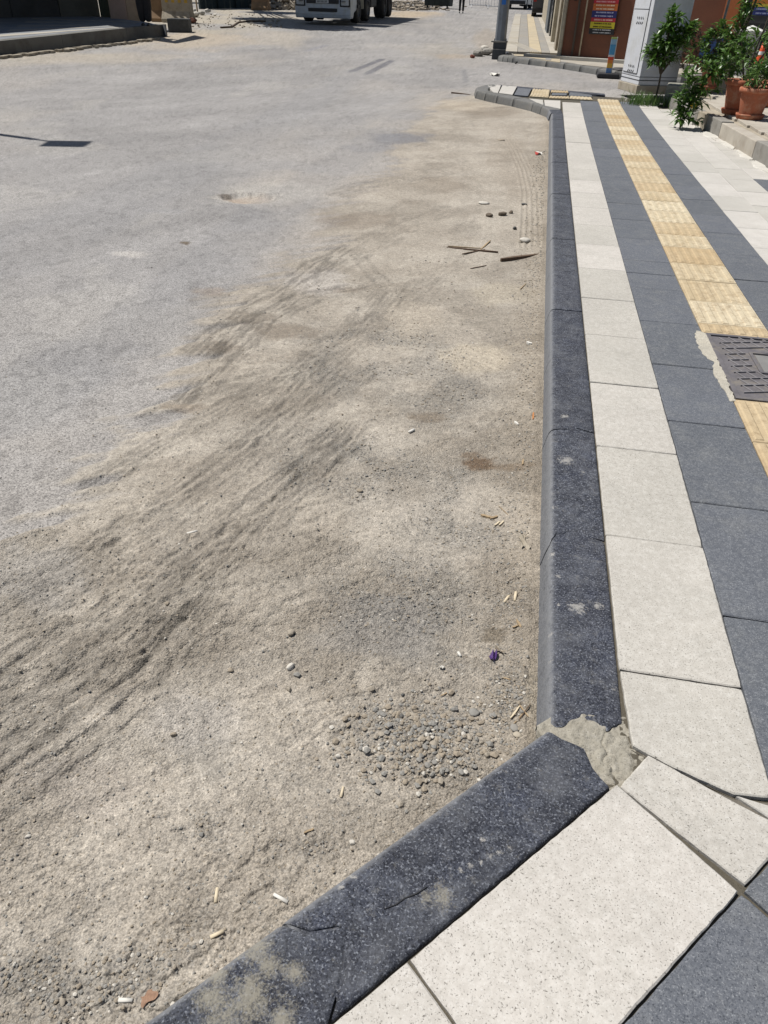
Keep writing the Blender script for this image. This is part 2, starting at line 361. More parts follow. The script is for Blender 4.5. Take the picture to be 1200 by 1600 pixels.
def ground(X, Y, full=True):
    R_ = 0.036 * np.log1p(np.exp(np.minimum(60, (Y - 13) / 1.5)))
    dist = np.sqrt(X * X + Y * Y + 2.2)
    fade = lambda lam: np.clip(1.6 - dist * dist / (lam * 420), 0, 1)      # detail finer than the sheet is left out
    wob = (fbm(X * 1.3, Y * 1.3, 11) - .5) * .34 + (fbm(X * 6, Y * 6, 12) - .5) * .16
    ang = math.radians(38); fx = X * math.cos(ang) + Y * math.sin(ang); fy = -X * math.sin(ang) + Y * math.cos(ang)
    streak = fbm(fx * 1.6 + fbm(X * 2, Y * 2, 5) * .6, fy * 14, 31, 3)
    sd = poly_sd(X, Y, DIRT) + wob
    sd = sd + (streak - .5) * .55 + (fbm(X * 14, Y * 10, 13, 3) - .5) * .14
    D = 1 - sst(-.12, .05, sd)
    halo = 1 - sst(-.4, .35, poly_sd(X, Y, HALO) + wob * 2)
    # flow direction noise
    big = fbm(X * 2.1, Y * 2.1, 41, 4)
    med = fbm(X * 17, Y * 17, 51, 3)
    z = (fbm(X * .35, Y * .35, 3) - .5) * .012 + D * (.004 + .005 * (big - .4))
    left = sst(.15, -.6, X + Y * .05)                      # the churned, tyre-marked side
    z = z + D * (.002 + .003 * left) * (1 - np.abs(2 * streak - 1)) ** 2 * fade(.07)
    sm = sst(.44, .58, fbm(X * 1.9 + 3, Y * 1.9, 211, 4)); sm = .25 + .75 * sm
    z = z + D * sm * .0035 * (med - .5) * fade(.05) + D * sm * .0018 * (1 - np.abs(2 * fbm(X * 34 + med, Y * 34, 55, 2) - 1)) ** 2 * fade(.03)
    z = z + (.0014 + D * sm * .0026) * (fbm(X * 60, Y * 60, 61, 3) - .5) * fade(.016)
    col_shift = np.zeros(X.shape); grit = .25 + .5 * D; dark = np.zeros(X.shape)
    for i, (P, hw, dep, gr, li) in enumerate(TR):
        P = px_poly(P); d, lat, run = line_sd(X, Y, P)
        m = 1 - sst(hw * .7, hw * 1.15, d + (fbm(X * 5, Y * 5, 70 + i) - .5) * hw * .8)
        if gr == 5:
            m = 1 - sst(hw * .85, hw * 1.02, d)
            g = np.cos(lat / hw * math.pi * 4.5) * .5 + .5
            z = z - m * .004 + m * dep * g; col_shift += m * (g - .5) * .12; grit = np.where(m > .5, grit * .5, grit)
        else:
            rid = np.cos(lat / hw * math.pi * gr * 1.5 + (fbm(run * 2.2, lat * 6, 80 + i) - .5) * 3.5)
            clod = fbm(run * 14, lat * 34, 90 + i, 3)
            z = z + m * dep * (.13 * rid + .9 * np.maximum(clod - .48, 0) + .42 * sst(.50, .545, fbm(run * 9, lat * 42, 96 + i, 4)) - .25) * np.clip(fade(.03) + .35, 0, 1)
            col_shift += m * .035 * rid * fade(.09); col_shift += m * li * (.2 + 1.6 * sst(.38, .62, fbm(run * 9, lat * 48, 95 + i, 4)))
            grit = np.maximum(grit, m)
    f1, f2, cid = worley(X * 55 + med * 3, Y * 55 + med * 2, 7)
    churn = D * sst(.42, .62, fbm(X * 3.1, Y * 3.1, 101, 3) + left * .04)
    z = z + churn * .0035 * (np.clip((f2 - f1) * 3, 0, 1) * (.3 + cid)) * fade(.02)
    flake = sst(.52, .56, fbm(fx * 15, fy * 34, 201, 4)); fl_m = D * sst(.48, .62, fbm(fx * 1.7, fy * 3.5, 205, 3) + .05 * left)
    z = z + fl_m * flake * .0048 * fade(.03)
    pit = sst(.60, .66, fbm(X * 48, Y * 48, 207, 3)); z = z + D * pit * .0028 * fade(.02)
    G = [(650, 1165, 150, 75), (640, 950, 190, 120), (600, 560, 150, 80), (720, 800, 110, 90), (440, 1250, 150, 110), (280, 1480, 170, 120), (800, 1090, 50, 60), (560, 730, 160, 70), (700, 610, 90, 60), (120, 1540, 200, 80)]
    grav = np.zeros(X.shape)
    for i, g in enumerate(G): grav = np.maximum(grav, blob(X, Y, *g, seed=i + 2, soft=.8))
    grav = grav * sst(.36, .64, fbm(X * 5, Y * 5, 111, 4) + .08) * D
    z = z + blob(X, Y, 650, 1160, 120, 60, 4, .9) * .012
    pebble = np.clip(.62 - f1, 0, 1) * (cid > .35)
    z = z + grav * .006 * pebble * fade(.02)
    # dust banked against the kerb
    kx = np.maximum(0, 1 - np.abs(X - .17) / .22) * (Y > 1.1) * (Y < 14)
    z = z + kx ** 2 * .022
    z = z - blob(X, Y, 395, 309, 50, 8, 2, .25) * .03
    # colours (albedo)
    k = lambda c: np.array(hexc(*c)[:3])
    asph = k((160, 157, 154)); ch = k((178, 171, 162)); dirtc = k((183, 174, 160)); dark_d = k((148, 137, 122)); gray_g = k((150, 145, 136)); pale = k((195, 186, 172))
    sh = X.shape + (3,)
    def mixc(c, t, q): t = np.clip(t, 0, 1)[..., None]; return c * (1 - t) + q * t
    an = fbm(X * .55 + Y * .1, Y * .3, 121, 4)
    c = np.broadcast_to(asph, sh) * (0.84 + .3 * fbm(X * .8, Y * .8, 131, 5))[..., None]
    lane = vn((X + .12 * Y) * 1.1, Y * .06, 141)
    c = c * (0.93 + .14 * lane)[..., None]
    sa = math.radians(52); gx = X * math.cos(sa) + Y * math.sin(sa); gy = -X * math.sin(sa) + Y * math.cos(sa)
    c = c * (.86 + .28 * fbm(gx * .35, gy * 2.6, 143, 5))[..., None] * (.90 + .20 * fbm(X * 5, Y * 3.2, 145, 5))[..., None]
    c = mixc(c, sst(.56, .70, fbm(gx * .5, gy * 1.1, 147, 5)) * .2, k((136, 134, 133)))
    c = mixc(c, sst(.60, .68, fbm(X * 1.1, Y * .8, 149, 6)) * .22, k((192, 187, 178)))
    c = mixc(c, halo * (.35 + .55 * sst(.4, .65, fbm(X * 1.5, Y * .9, 151, 4))), ch)
    c = mixc(c, sst(.5, .75, an) * .35, ch)
    left_d = sst(-9.5, -12.0, X + .02 * Y) * sst(14, 22, Y)              # sandy verge by the far kerb
    c = mixc(c, left_d * .8 * sst(.3, .6, fbm(X * .9, Y * .5, 161)), k((184, 174, 156)))
    dc = np.broadcast_to(dirtc, sh) * (0.86 + .26 * fbm(X * 3.3, Y * 3.3, 171, 4))[..., None]
    dc = mixc(dc, sst(.5, .72, streak) * (.1 + .2 * left), dark_d)
    dc = dc * (.82 + .36 * fbm(X * 11, Y * 9, 175, 5))[..., None] * (.88 + .24 * fbm(X * 30, Y * 20, 176, 4))[..., None]
    dc = mixc(dc, fl_m * flake * .22, dark_d); dc = mixc(dc, (1 - sm) * .4, pale)
    dc = mixc(dc, sst(.5, .68, fbm(X * 1.2, Y * 1.2, 181, 4)) * .55, pale)
    dc = mixc(dc, grav * .6, gray_g)
    dc = mixc(dc, churn * .25, dark_d)
    c = mixc(c, D, 1) * 0 + c * (1 - D[..., None]) + dc * D[..., None]
    edge = np.exp(-(sd / .09) ** 2) * (Y > 3.5)
    c = mixc(c, edge * .30, dark_d)
    for (b, q, a) in (((750, 560, 70, 26), (214, 200, 176), .5), ((790, 460, 60, 20), (210, 198, 176), .45), ((500, 440, 60, 22), (204, 196, 186), .75), ((430, 590, 80, 22), (206, 196, 180), .5),
                      ((640, 500, 60, 40), (205, 192, 172), .35), ((400, 309, 78, 14), (190, 184, 174), .7), ((390, 309, 46, 7), (176, 156, 136), .8), ((352, 305, 16, 3), (96, 86, 76), .7), ((560, 300, 60, 10), (196, 186, 172), .35), ((205, 398, 30, 6), (206, 200, 192), .6), ((450, 300, 110, 18), (196, 190, 180), .45),
                      ((750, 728, 30, 12), (116, 92, 68), .8), ((800, 736, 40, 7), (132, 112, 90), .6), ((735, 715, 20, 6), (120, 98, 74), .6), ((670, 655, 36, 9), (128, 112, 92), .55), ((540, 455, 30, 6), (130, 112, 92), .3),
                      ((625, 216, 60, 12), (128, 128, 132), .75), ((580, 230, 50, 8), (130, 130, 134), .4), ((330, 456, 32, 8), (156, 138, 118), .6), ((290, 380, 9, 3), (104, 90, 72), .9), ((262, 330, 40, 4), (150, 150, 152), .3),
                      ((690, 290, 60, 14), (128, 114, 96), .35), ((560, 345, 70, 16), (124, 110, 94), .45), ((450, 520, 60, 14), (116, 102, 86), .5), ((400, 500, 50, 12), (110, 98, 84), .45), ((350, 545, 40, 10), (126, 112, 96), .4), ((720, 165, 60, 10), (200, 184, 160), .35), ((775, 175, 60, 9), (124, 110, 92), .45), ((800, 250, 40, 80), (150, 136, 118), .25), ((290, 640, 40, 8), (142, 126, 106), .5),
                      ((690, 78, 60, 14), (176, 168, 154), .35), ((760, 60, 25, 30), (166, 154, 138), .5), ((710, 88, 40, 5), (168, 152, 130), .5), ((300, 62, 110, 16), (190, 176, 156), .75), ((150, 90, 160, 10), (182, 172, 156), .5), ((430, 60, 60, 16), (186, 176, 160), .5), ((640, 22, 60, 7), (190, 170, 140), .7), ((850, 92, 30, 4), (180, 170, 155), .3),
                      ((600, 985, 120, 60), (140, 140, 140), .35), ((330, 1180, 60, 40), (140, 138, 132), .3), ((770, 1000, 26, 14), (92, 80, 60), .55), ((300, 1130, 90, 50), (186, 180, 172), .45), ((120, 1230, 120, 60), (188, 178, 166), .4), ((60, 900, 100, 60), (190, 186, 180), .4),
                      ((830, 1100, 12, 90), (176, 166, 146), .4)):
        c = mixc(c, blob(X, Y, *b, seed=b[0] % 17) * a, k(q))
    def strip(c, L, hw, q, a):
        d, lat, run = line_sd(X, Y, px_poly(L)); return mixc(c, (1 - sst(hw * .6, hw, d)) * a, k(q))
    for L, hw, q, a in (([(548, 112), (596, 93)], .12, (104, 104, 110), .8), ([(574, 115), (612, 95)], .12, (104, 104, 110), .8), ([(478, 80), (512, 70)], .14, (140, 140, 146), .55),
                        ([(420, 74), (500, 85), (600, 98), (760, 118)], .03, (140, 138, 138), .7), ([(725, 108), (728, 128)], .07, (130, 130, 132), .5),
                        ([(0, 640), (240, 500), (420, 330), (640, 180)], .35, (150, 149, 149), .3), ([(0, 410), (300, 260), (560, 110)], .5, (154, 153, 153), .3), ([(120, 190), (420, 110), (640, 60)], .9, (178, 176, 174), .12)):
        c = strip(c, L, hw, q, a)
    c = c * (1 - (1 - D) * .16 * sst(.60, .70, fbm(X * 22, Y * 16, 191, 3)) + (1 - D) * .10 * sst(.62, .7, fbm(X * 16, Y * 12, 192, 3)))[..., None]
    c = c * (1 + np.clip(col_shift, -.5, .3))[..., None]
    c = mixc(c, kx * .35, k((140, 126, 106)))
    grit = np.clip((grit + churn * .3) * np.where(D > .5, sm, 1) + grav * .3, 0, 1); dcs = 0
    return R_ + z, c, grit, 1 - D, np.clip(grav + .15, 0, 1), D
def build_ground():
    ys = [at(600, y).y for y in np.linspace(1760, 62, 930)]
    ys = [-60, -25, -8, -3, -1, -.2] + ys + list(np.geomspace(ys[-1] * 1.01, 700, 110))
    Yr = np.array(ys)
    xl = -(0.95 + .70 * np.clip(Yr, 0, None)); xr = .33 + sst(12.3, 16, Yr) * (1.0 + .25 * np.clip(Yr - 12, 0, None))
    s = np.linspace(0, 1, 620)
    Xd = xl[:, None] + (xr - xl)[:, None] * s[None, :]
    out = np.array([.4, 1.5, 5, 20, 90, 400.])
    X = np.concatenate([Xd[:, :1] - out[::-1][None, :], Xd, Xd[:, -1:] + out[None, :]], axis=1)
    Y = np.repeat(Yr[:, None], X.shape[1], axis=1)
    Z, Cc, grit, asp, grv, D = ground(X, Y)
    inside = (X > .36) & (Y < 15) & (Y > -2)              # under the pavement slab
    Z = np.where(inside, 0.036 * np.log1p(np.exp((Y - 13) / 1.5)) - .02, Z)
    nr, nc = X.shape
    V = np.stack([X, Y, Z], -1).reshape(-1, 3)
    col = np.concatenate([Cc.reshape(-1, 3), np.ones((nr * nc, 1))], 1)
    gr = np.stack([grit.ravel(), asp.ravel(), grv.ravel(), np.ones(nr * nc)], 1)
    i = np.arange(nr - 1)[:, None] * nc + np.arange(nc - 1)[None, :]
    Q = np.stack([i, i + 1, i + 1 + nc, i + nc], -1).reshape(-1, 4)
    Dq = D.ravel()[Q].mean(1); cy = V[Q[:, 0], 1]; cx = V[Q[:, 0], 0]
    isd = (Dq > .5) & (cy < 17)
    def mk(name, sel, kind):
        q = Q[sel]; used, inv = np.unique(q.ravel(), return_inverse=True)
        me = bpy.data.meshes.new(name); me.vertices.add(len(used)); me.vertices.foreach_set('co', V[used].ravel().astype(np.float32))
        me.loops.add(q.size); me.loops.foreach_set('vertex_index', inv.astype(np.int32))
        me.polygons.add(len(q)); me.polygons.foreach_set('loop_start', (np.arange(len(q)) * 4).astype(np.int32))
        me.polygons.foreach_set('use_smooth', np.ones(len(q), bool))
        me.update(calc_edges=True)
        for nm, arr in (('base', col), ('grit', gr)):
            a = me.color_attributes.new(nm, 'FLOAT_COLOR', 'POINT'); a.data.foreach_set('color', arr[used].astype(np.float32).ravel())
        return new_obj(name, me, M_ground, kind=kind)
    mk('road', ~isd, 'structure'); mk('dirt', isd, 'stuff')
build_ground()
def gz(x, y): return float(ground(np.array([[x]]), np.array([[y]]))[0][0, 0])
def gza(P):
    P = np.array(P); z = ground(P[:, 0][None, :], P[:, 1][None, :]); return z[0][0], z[4][0], z[5][0]

# ------------------------------------------------------------------ PAVEMENT
walk = structure('pavement')
tc = [0]
def refine(poly, step, amp, rnd):
    out = []
    n = len(poly)
    for i in range(n):
        a = Vector(poly[i]); b = Vector(poly[(i + 1) % n]); L = (b - a).length; k = max(1, int(L / step)); nn = Vector((-(b - a).y, (b - a).x)).normalized()
        for j in range(k):
            p = a + (b - a) * (j / k)
            if j: p = p + nn * rnd.uniform(-amp, amp)
            elif k > 1: p = p + ((Vector(poly[i - 1]) - a).normalized() + (b - a).normalized()) * amp * rnd.uniform(.5, 2.5)
            out.append((p.x, p.y))
    return out
def slab_mesh(poly, top, thick, bev=.003, name='paving_tile'):
    """flat stone with a chamfered rim; poly counter-clockwise, centred"""
    n = len(poly); c = Vector((sum(p[0] for p in poly) / n, sum(p[1] for p in poly) / n))
    def inset(p):
        v = c - Vector(p); return (p[0] + v.x / v.length * bev * 1.3, p[1] + v.y / v.length * bev * 1.3)
    ins = [inset(p) for p in poly]
    vs = [(p[0], p[1], top - thick) for p in poly] + [(p[0], p[1], top - bev) for p in poly] + [(p[0], p[1], top) for p in ins]
    fs = [tuple(range(n))[::-1], tuple(range(2 * n, 3 * n))]
    for i in range(n):
        j = (i + 1) % n; fs += [(i, j, n + j, n + i), (n + i, n + j, 2 * n + j, 2 * n + i)]
    return MB().add(vs, fs)
def tile(poly, mat, parent=walk, top=SW, near=False, gap=.0022, thick=.05, name='paving_tile'):
    rnd = random.Random(tc[0]); tc[0] += 1
    n = len(poly); c = Vector((sum(p[0] for p in poly) / n, sum(p[1] for p in poly) / n))
    a = sum(poly[i][0] * poly[(i + 1) % n][1] - poly[(i + 1) % n][0] * poly[i][1] for i in range(n))
    if a < 0: poly = poly[::-1]
    P = []
    for p in poly:
        v = Vector(p) - c; k = max(0, 1 - gap * 1.3 / max(v.length, .02)); P.append((v.x * k, v.y * k))
    if near: P = refine(P, .018, .0009, rnd)
    m = slab_mesh(P, 0, thick, .0028 if near else .0035)
    zc = rise(c.y) + top + rnd.uniform(-.0022, .0018)
    o = m.build(name, mat, parent, (c.x, c.y, zc))
    sl = (rise(c.y + .2) - rise(c.y - .2)) / .4
    o.rotation_euler = (math.atan(sl) + rnd.uniform(-.0035, .0035), rnd.uniform(-.004, .004), 0)
    return o
def rect(x0, x1, y0, y1): return [(x0, y0), (x1, y0), (x1, y1), (x0, y1)]
# slab under the tiles
bed = [(.385, -1.5), (6, -1.5), (6, 15.0), (1.75, 15.2), (1.6, 15.9), (-.9, 16.5), (-1.1, 16.2), (-.9, 15.5), (-.4, 15.0), (.0, 14.5), (.2, 13.9), (.36, 13.2), (.385, 8), (.385, 1.15), (.30, 1.06), (-.9, -.3)]
bm_ = MB()
ys = [(-1.5), 1.05, 6, 10, 12, 13, 13.6]
bm_.extrude_poly([(.39, -1.5), (6, -1.5), (6, 13), (.39, 13)], -.05, SW - .012)
bm_.add([(.39, 13, SW - .012), (6, 13, SW - .012), (6, 15, rise(15) + SW - .012), (.37, 15, rise(15) + SW - .012)], [(0, 1, 2, 3)])
bm_.extrude_poly([(.39, -1.5), (.39, 1.15), (.33, 1.06), (-.75, -.15), (-.6, -1.5)], -.05, SW - .0125)
z_ = rise(15.6) + SW - .012
bm_.extrude_poly([(-1.05, 16.3), (-.9, 15.55), (-.35, 15.0), (.05, 14.5), (.36, 13.9), (.40, 14.98), (1.78, 15.3), (1.6, 15.9), (-.9, 16.45)], -.05, z_ - .02)
bm_.build('mortar_bed', M_bed, walk)
# white strip along the kerb
for k in range(0, 22):
    y0 = 1.395 + .6 * k; y1 = min(y0 + .6, 14.72)
    if y0 < 14.6: tile(rect(.40, .71, y0, y1), M_white, near=k < 4)
# first grey strip, with the cut pieces
gy = [1.09, 1.67, 2.26, 2.88, 3.48, 4.08, 4.67, 4.98, 5.27, 5.86]
while gy[-1] < 14.2: gy.append(gy[-1] + .6)
gy.append(14.9)
for i in range(len(gy) - 1): tile(rect(.71, 1.025, gy[i], gy[i + 1]), M_dark, near=i < 4)
# second grey strip
g2 = [1.41 + .6 * k for k in range(23)]
for i in range(len(g2) - 1): tile(rect(1.39, 1.69, g2[i], g2[i + 1]), M_dark)
tile(rect(1.39, 1.69, g2[-1], 15.0), M_dark)
# wide field of white tiles
DK = set([(2, 11)])
for cidx, (x0, x1) in enumerate(((1.69, 1.99), (1.99, 2.28), (2.28, 2.60))):
    off = (.05, .33, .42)[cidx]
    ytop = (14.9, 14.3, 12.0)[cidx]
    k = 0
    while True:
        y0 = 4.0 + off + .6 * k; y1 = min(y0 + .6, ytop); k += 1
        if y0 > ytop - .15: break
        dk = cidx == 2 and (abs(y0 - 8.02) < .3 or abs(y0 - 5.62) < .3)
        tile(rect(x0, x1, y0, y1), M_dark if dk else M_white2, gap=.003)
for k in range(12):
    tile(rect(2.60, 3.2, 4.0 + .6 * k if k < 9 else 9.4, 4.6 + .6 * k if k < 9 else 9.6), M_white2) if k < 9 else None
# tactile tiles: raised bars along the walking direction
def tactile(x0, x1, y0, y1, bars=6, parent=walk, along='y', mesh=None):
    rnd = random.Random(tc[0] + 900); tc[0] += 1
    cx, cy = (x0 + x1) / 2, (y0 + y1) / 2
    if mesh is None:
        W, L = (x1 - x0) - .005, (y1 - y0) - .005
        b = slab_mesh([(-W / 2, -L / 2), (W / 2, -L / 2), (W / 2, L / 2), (-W / 2, L / 2)], 0, .05, .003)
        for i in range(bars):
            if along == 'y':
                bx = -W / 2 + W * (i + .5) / bars; hw = W / bars * .34; e = L / 2 - .012
                b.add([(bx - hw, -e, -.001), (bx + hw, -e, -.001), (bx + hw, e, -.001), (bx - hw, e, -.001), (bx - hw * .6, -e + .006, .0045), (bx + hw * .6, -e + .006, .0045), (bx + hw * .6, e - .006, .0045), (bx - hw * .6, e - .006, .0045)],
                      [(4, 5, 6, 7), (0, 1, 5, 4), (1, 2, 6, 5), (2, 3, 7, 6), (3, 0, 4, 7)])
        mesh = b.mesh('tactile_tile', fix=False); mesh.materials.append(M_yel)
    o = bpy.data.objects.new('tactile_tile', mesh); COL.objects.link(o); o.parent = parent
    o.location = (cx, cy, rise(cy) + SW + rnd.uniform(-.001, .002)); o.rotation_euler = (math.atan((rise(cy + .2) - rise(cy - .2)) / .4) + rnd.uniform(-.004, .004), rnd.uniform(-.004, .004), rnd.uniform(-.003, .003))
    return o, mesh
yl = [1.57, 1.97, 2.37, 2.77, 3.16]
for i in range(4): tactile(1.025, 1.39, yl[i], yl[i + 1])
yl = [3.97, 4.12, 4.50, 4.91, 5.29, 5.70, 6.05]
for i in range(6): tactile(1.025, 1.39, yl[i], yl[i + 1])
mm = None; y = 6.05
while y < 15.0:
    o, mm = tactile(1.025, 1.39, y, y + .4, mesh=mm); y += .4
# -- near corner, second leg runs towards lower left
O2 = Vector((.37, 1.045)); U2 = Vector((-.665, -.747)).normalized(); V2 = Vector((-U2.y, U2.x)); V2 = V2 if V2.x > 0 else -V2
def uv(u, v): p = O2 + U2 * u + V2 * v; return (p.x, p.y)
tile([(.401, 1.394), (.709, 1.394), (.712, 1.075), A2(1148, 1243, SW), A2(1040, 1194, SW), A2(987, 1165, SW)], M_white, near=True)
tile([A2(968, 1228, SW), A2(1012.7, 1178, SW), A2(1200, 1278.5, SW), (.742, 1.01), uv(-.02, .30)], M_white, near=True, gap=.001)
tile([(.625, 1.068), (.70, 1.056), (.90, 1.04), (.80, .99), (.71, 1.008)], M_white2, near=True)
for k in range(3): tile([uv(k * .606, 0), uv(k * .606, .30), uv((k + 1) * .606, .30), uv((k + 1) * .606, 0)], M_white, near=True, gap=.0028)
for k in range(-1, 3):
    for j in range(2):
        if k == -1 and j == 0: tile([uv(-.10, .302), uv(-.006, .302), uv(-.006, .60), uv(-.32, .60)], M_dark, near=True)
        elif k >= 0: tile([uv(k * .606, .302 + .302 * j), uv(k * .606, .602 + .302 * j), uv((k + 1) * .606, .602 + .302 * j), uv((k + 1) * .606, .302 + .302 * j)], M_dark, near=True)
tile([(1.03, 1.56), (1.03, 1.0), (.74, 1.03), (.8, 1.075), (1.025, 1.09)], M_white2, near=True)
# far corner tiles
for L, m in (([(762, 133), (783, 133), (778, 145), (770, 144)], M_white2), ([(785, 133), (808, 135), (801, 148), (779, 145)], M_white2),
             ([(810, 135), (831, 138), (825, 150), (803, 148)], M_dark), ([(890, 143), (926, 148), (926, 151), (888, 149)], M_dark),
             ([(862, 145), (887, 146), (886, 149), (861, 149)], M_dark), ([(826, 154), (849, 156), (849, 164), (838, 160)], M_white2), ([(850, 156), (876, 157), (876, 170), (851, 165)], M_white2)):
    tile([A2(x, y, SW) for x, y in L], m, gap=.01)
def small_tactile(L, bars=5):
    P = [Vector(A2(x, y, SW)) for x, y in L]; c = sum(P, Vector((0, 0))) / 4; z = rise(c.y) + SW
    b = slab_mesh([tuple(p - c) for p in P], 0, .05, .004)
    for i in range(bars):
        a0 = P[0] + (P[1] - P[0]) * ((i + .25) / bars); a1 = P[0] + (P[1] - P[0]) * ((i + .75) / bars)
        b0 = P[3] + (P[2] - P[3]) * ((i + .25) / bars); b1 = P[3] + (P[2] - P[3]) * ((i + .75) / bars)
        m_ = MB(); q = [a0 + (b0 - a0) * .05, a1 + (b1 - a1) * .05, a1 + (b1 - a1) * .95, a0 + (b0 - a0) * .95]
        b.add([tuple(p - c) + (-.001,) for p in q] + [tuple(p - c) + (.006,) for p in q], [(4, 5, 6, 7), (0, 1, 5, 4), (1, 2, 6, 5), (2, 3, 7, 6), (3, 0, 4, 7)])
    o = b.build('tactile_tile', M_yel, walk, (c.x, c.y, z)); o.rotation_euler = (math.atan(.02), 0, 0)
small_tactile([(833, 138), (859, 140), (857, 152), (828, 150)], 6)
small_tactile([(861, 141), (888, 142), (888, 145), (861, 144)], 6)
small_tactile([(859, 150), (890, 151), (889, 154), (858, 153)], 6)
small_tactile([(891, 150), (924, 152), (926, 156), (890, 154)], 6)

# ------------------------------------------------------------------ KERB
kerb = structure('kerb')
def kerb_stone(A0, B0, A1, B1, j0=None, j1=None, ns=10, nlat=6, rough=.0, wear=.15, cement=None, scuffs=(), seed=0, ztop=SW, face=1.0, mat=None, parent=kerb):
    """A = inner top line, B = outer top line; j(t) shifts an end along the stone (t: 0 inner .. 1 outer)"""
    A0, B0, A1, B1 = map(Vector, (A0, B0, A1, B1)); L = ((A1 - A0).length + (B1 - B0).length) / 2
    prof = [(0, -.08, 0), (0, -.006, 0), (.02, 0, .05)]
    for i in range(1, nlat): prof.append((.02 + .83 * i / nlat, 0, .0))
    prof += [(.86, 0, .12), (.925, -.002, .35), (.965, -.006, .7), (.995, -.014, .9), (1.02, -.028, .85), (1.05, -.052, .75), (1.08, -.085, .75), (1.13, -.135, .8), (1.15, -.19, .8)]
    V = []; W = []
    for i in range(ns + 1):
        s = i / ns
        for (t, dz, wr) in prof:
            tt = min(max(t, 0), 1); d0 = j0(tt) if j0 else .002; d1 = j1(tt) if j1 else -.002
            s2 = (d0 + (L + d1 - d0) * s) / L
            a = A0.lerp(A1, s2) if True else 0; b = B0.lerp(B1, s2)
            p = a + (b - a) * t
            n_ = (float(fbm(np.array([p.x * 30.]), np.array([p.y * 30.]), seed + 5)[0]) - .5) if rough else 0
            e = min(s, 1 - s) * L
            rnd_e = -.004 * max(0, 1 - e / .008) ** 2 if dz > -.02 else 0
            z = rise(p.y) + ztop + (dz * face if dz < 0 else dz) + n_ * rough + rnd_e
            V.append((p.x, p.y, z))
            c = 0
            if cement: c = max([max(0, 1 - math.hypot((p.x - q[0]), (p.y - q[1])) / q[2]) for q in cement] + [0])
            sc = 0
            for q in scuffs:
                r = math.hypot((p.x - q[0]), (p.y - q[1])); sc = max(sc, max(0, 1 - r / q[2]))
            W.append((min(1, wr + wear * .3), c, sc, 1))
    n = len(prof); fs = []
    for i in range(ns):
        for k in range(n - 1): fs.append((i * n + k, i * n + k + 1, (i + 1) * n + k + 1, (i + 1) * n + k))
    fs += [tuple(range(n)), tuple(range(ns * n, (ns + 1) * n))[::-1]]
    me = bpy.data.meshes.new('kerb_stone'); me.from_pydata(V, [], fs); me.update()
    a = me.color_attributes.new('wear', 'FLOAT_COLOR', 'POINT'); a.data.foreach_set('color', np.array(W, np.float32).ravel())
    for p in me.polygons[:-2]: p.use_smooth = True
    return new_obj('kerb_stone', me, mat or M_kerb, parent)
def jag(pts, scale=1.0):
    xs = [p[0] for p in pts]; vs = [p[1] for p in pts]
    return lambda t: float(np.interp(t, xs, vs)) * scale
WX = .207
ky = [1.23, 1.965, 2.70, 3.45, 4.15, 4.90, 5.70, 6.45, 7.30, 8.1, 8.95, 9.8, 10.8, 11.7, 12.5, 13.15]
def jag_px1(L):
    P = sorted([((.397 - A2(x, y, SW)[0]) / (WX * .86), A2(x, y, SW)[1] - 1.23) for x, y in L]); return jag(P)
def jag_px2(L):
    P = sorted([(-(Vector(A2(x, y, SW)) - O2).dot(V2) / (WX * .86 * 1.08), (Vector(A2(x, y, SW)) - O2).dot(U2)) for x, y in L]); return jag(P)
near_end = jag_px1([(985, 1126), (962, 1128), (950, 1140), (938, 1132), (925, 1124), (905, 1120), (893, 1125), (880, 1132), (860, 1133), (850, 1136), (843, 1133)])
crack = jag([(0, -.005), (.15, 0), (.3, .01), (.45, .035), (.6, .035), (.72, .015), (.85, .01), (.95, -.02), (1, -.055)])
crack2 = jag([(0, 0), (.2, .012), (.45, .03), (.6, .01), (.8, 0), (1, -.01)])
for i in range(len(ky) - 1):
    y0, y1 = ky[i], ky[i + 1]; wv = (i % 3) * .002
    j0 = near_end if i == 0 else (crack if i == 1 else (crack2 if i in (2, 3) else None))
    f = (lambda g, e: (lambda t: g(t) + e))(j0, .0065 if i == 1 else .0035) if i > 0 and j0 else (j0 or (lambda t: .003))
    nx = [crack, crack2, crack2] if i < 3 else [None] * 3
    g1 = (crack, crack2, crack2)[i] if i < 3 else None
    j1 = (lambda g: (lambda t: g(t) - .0015))(g1) if g1 else (lambda t: -.002)
    ns = 150 if i == 0 else (90 if i < 3 else (40 if i < 6 else 14))
    sc = [(.30, 1.62, .05), (.245, 1.75, .018), (.245, 1.62, .014), (.36, 1.64, .028), (.225, 1.40, .012), (.385, 1.33, .018), (.228, 1.86, .02), (.225, 1.50, .012)] if i == 0 else ([(.28, 2.45, .06), (.34, 2.38, .015), (.235, 2.12, .02), (.36, 2.2, .01)] if i == 1 else ([(random.uniform(.24, .36), random.uniform(y0, y1), random.uniform(.02, .04))] if i == 2 else []))
    kerb_stone((.397, y0), (.397 - WX * .86, y0), (.397, y1), (.397 - WX * .86, y1), f, j1, ns=ns, nlat=22 if i < 2 else 10, rough=.0028 if i < 4 else .003, wear=.9 if i > 3 else .1, scuffs=sc, seed=i, ztop=SW - (.005 if i == 0 else .0015 * (i % 2)))
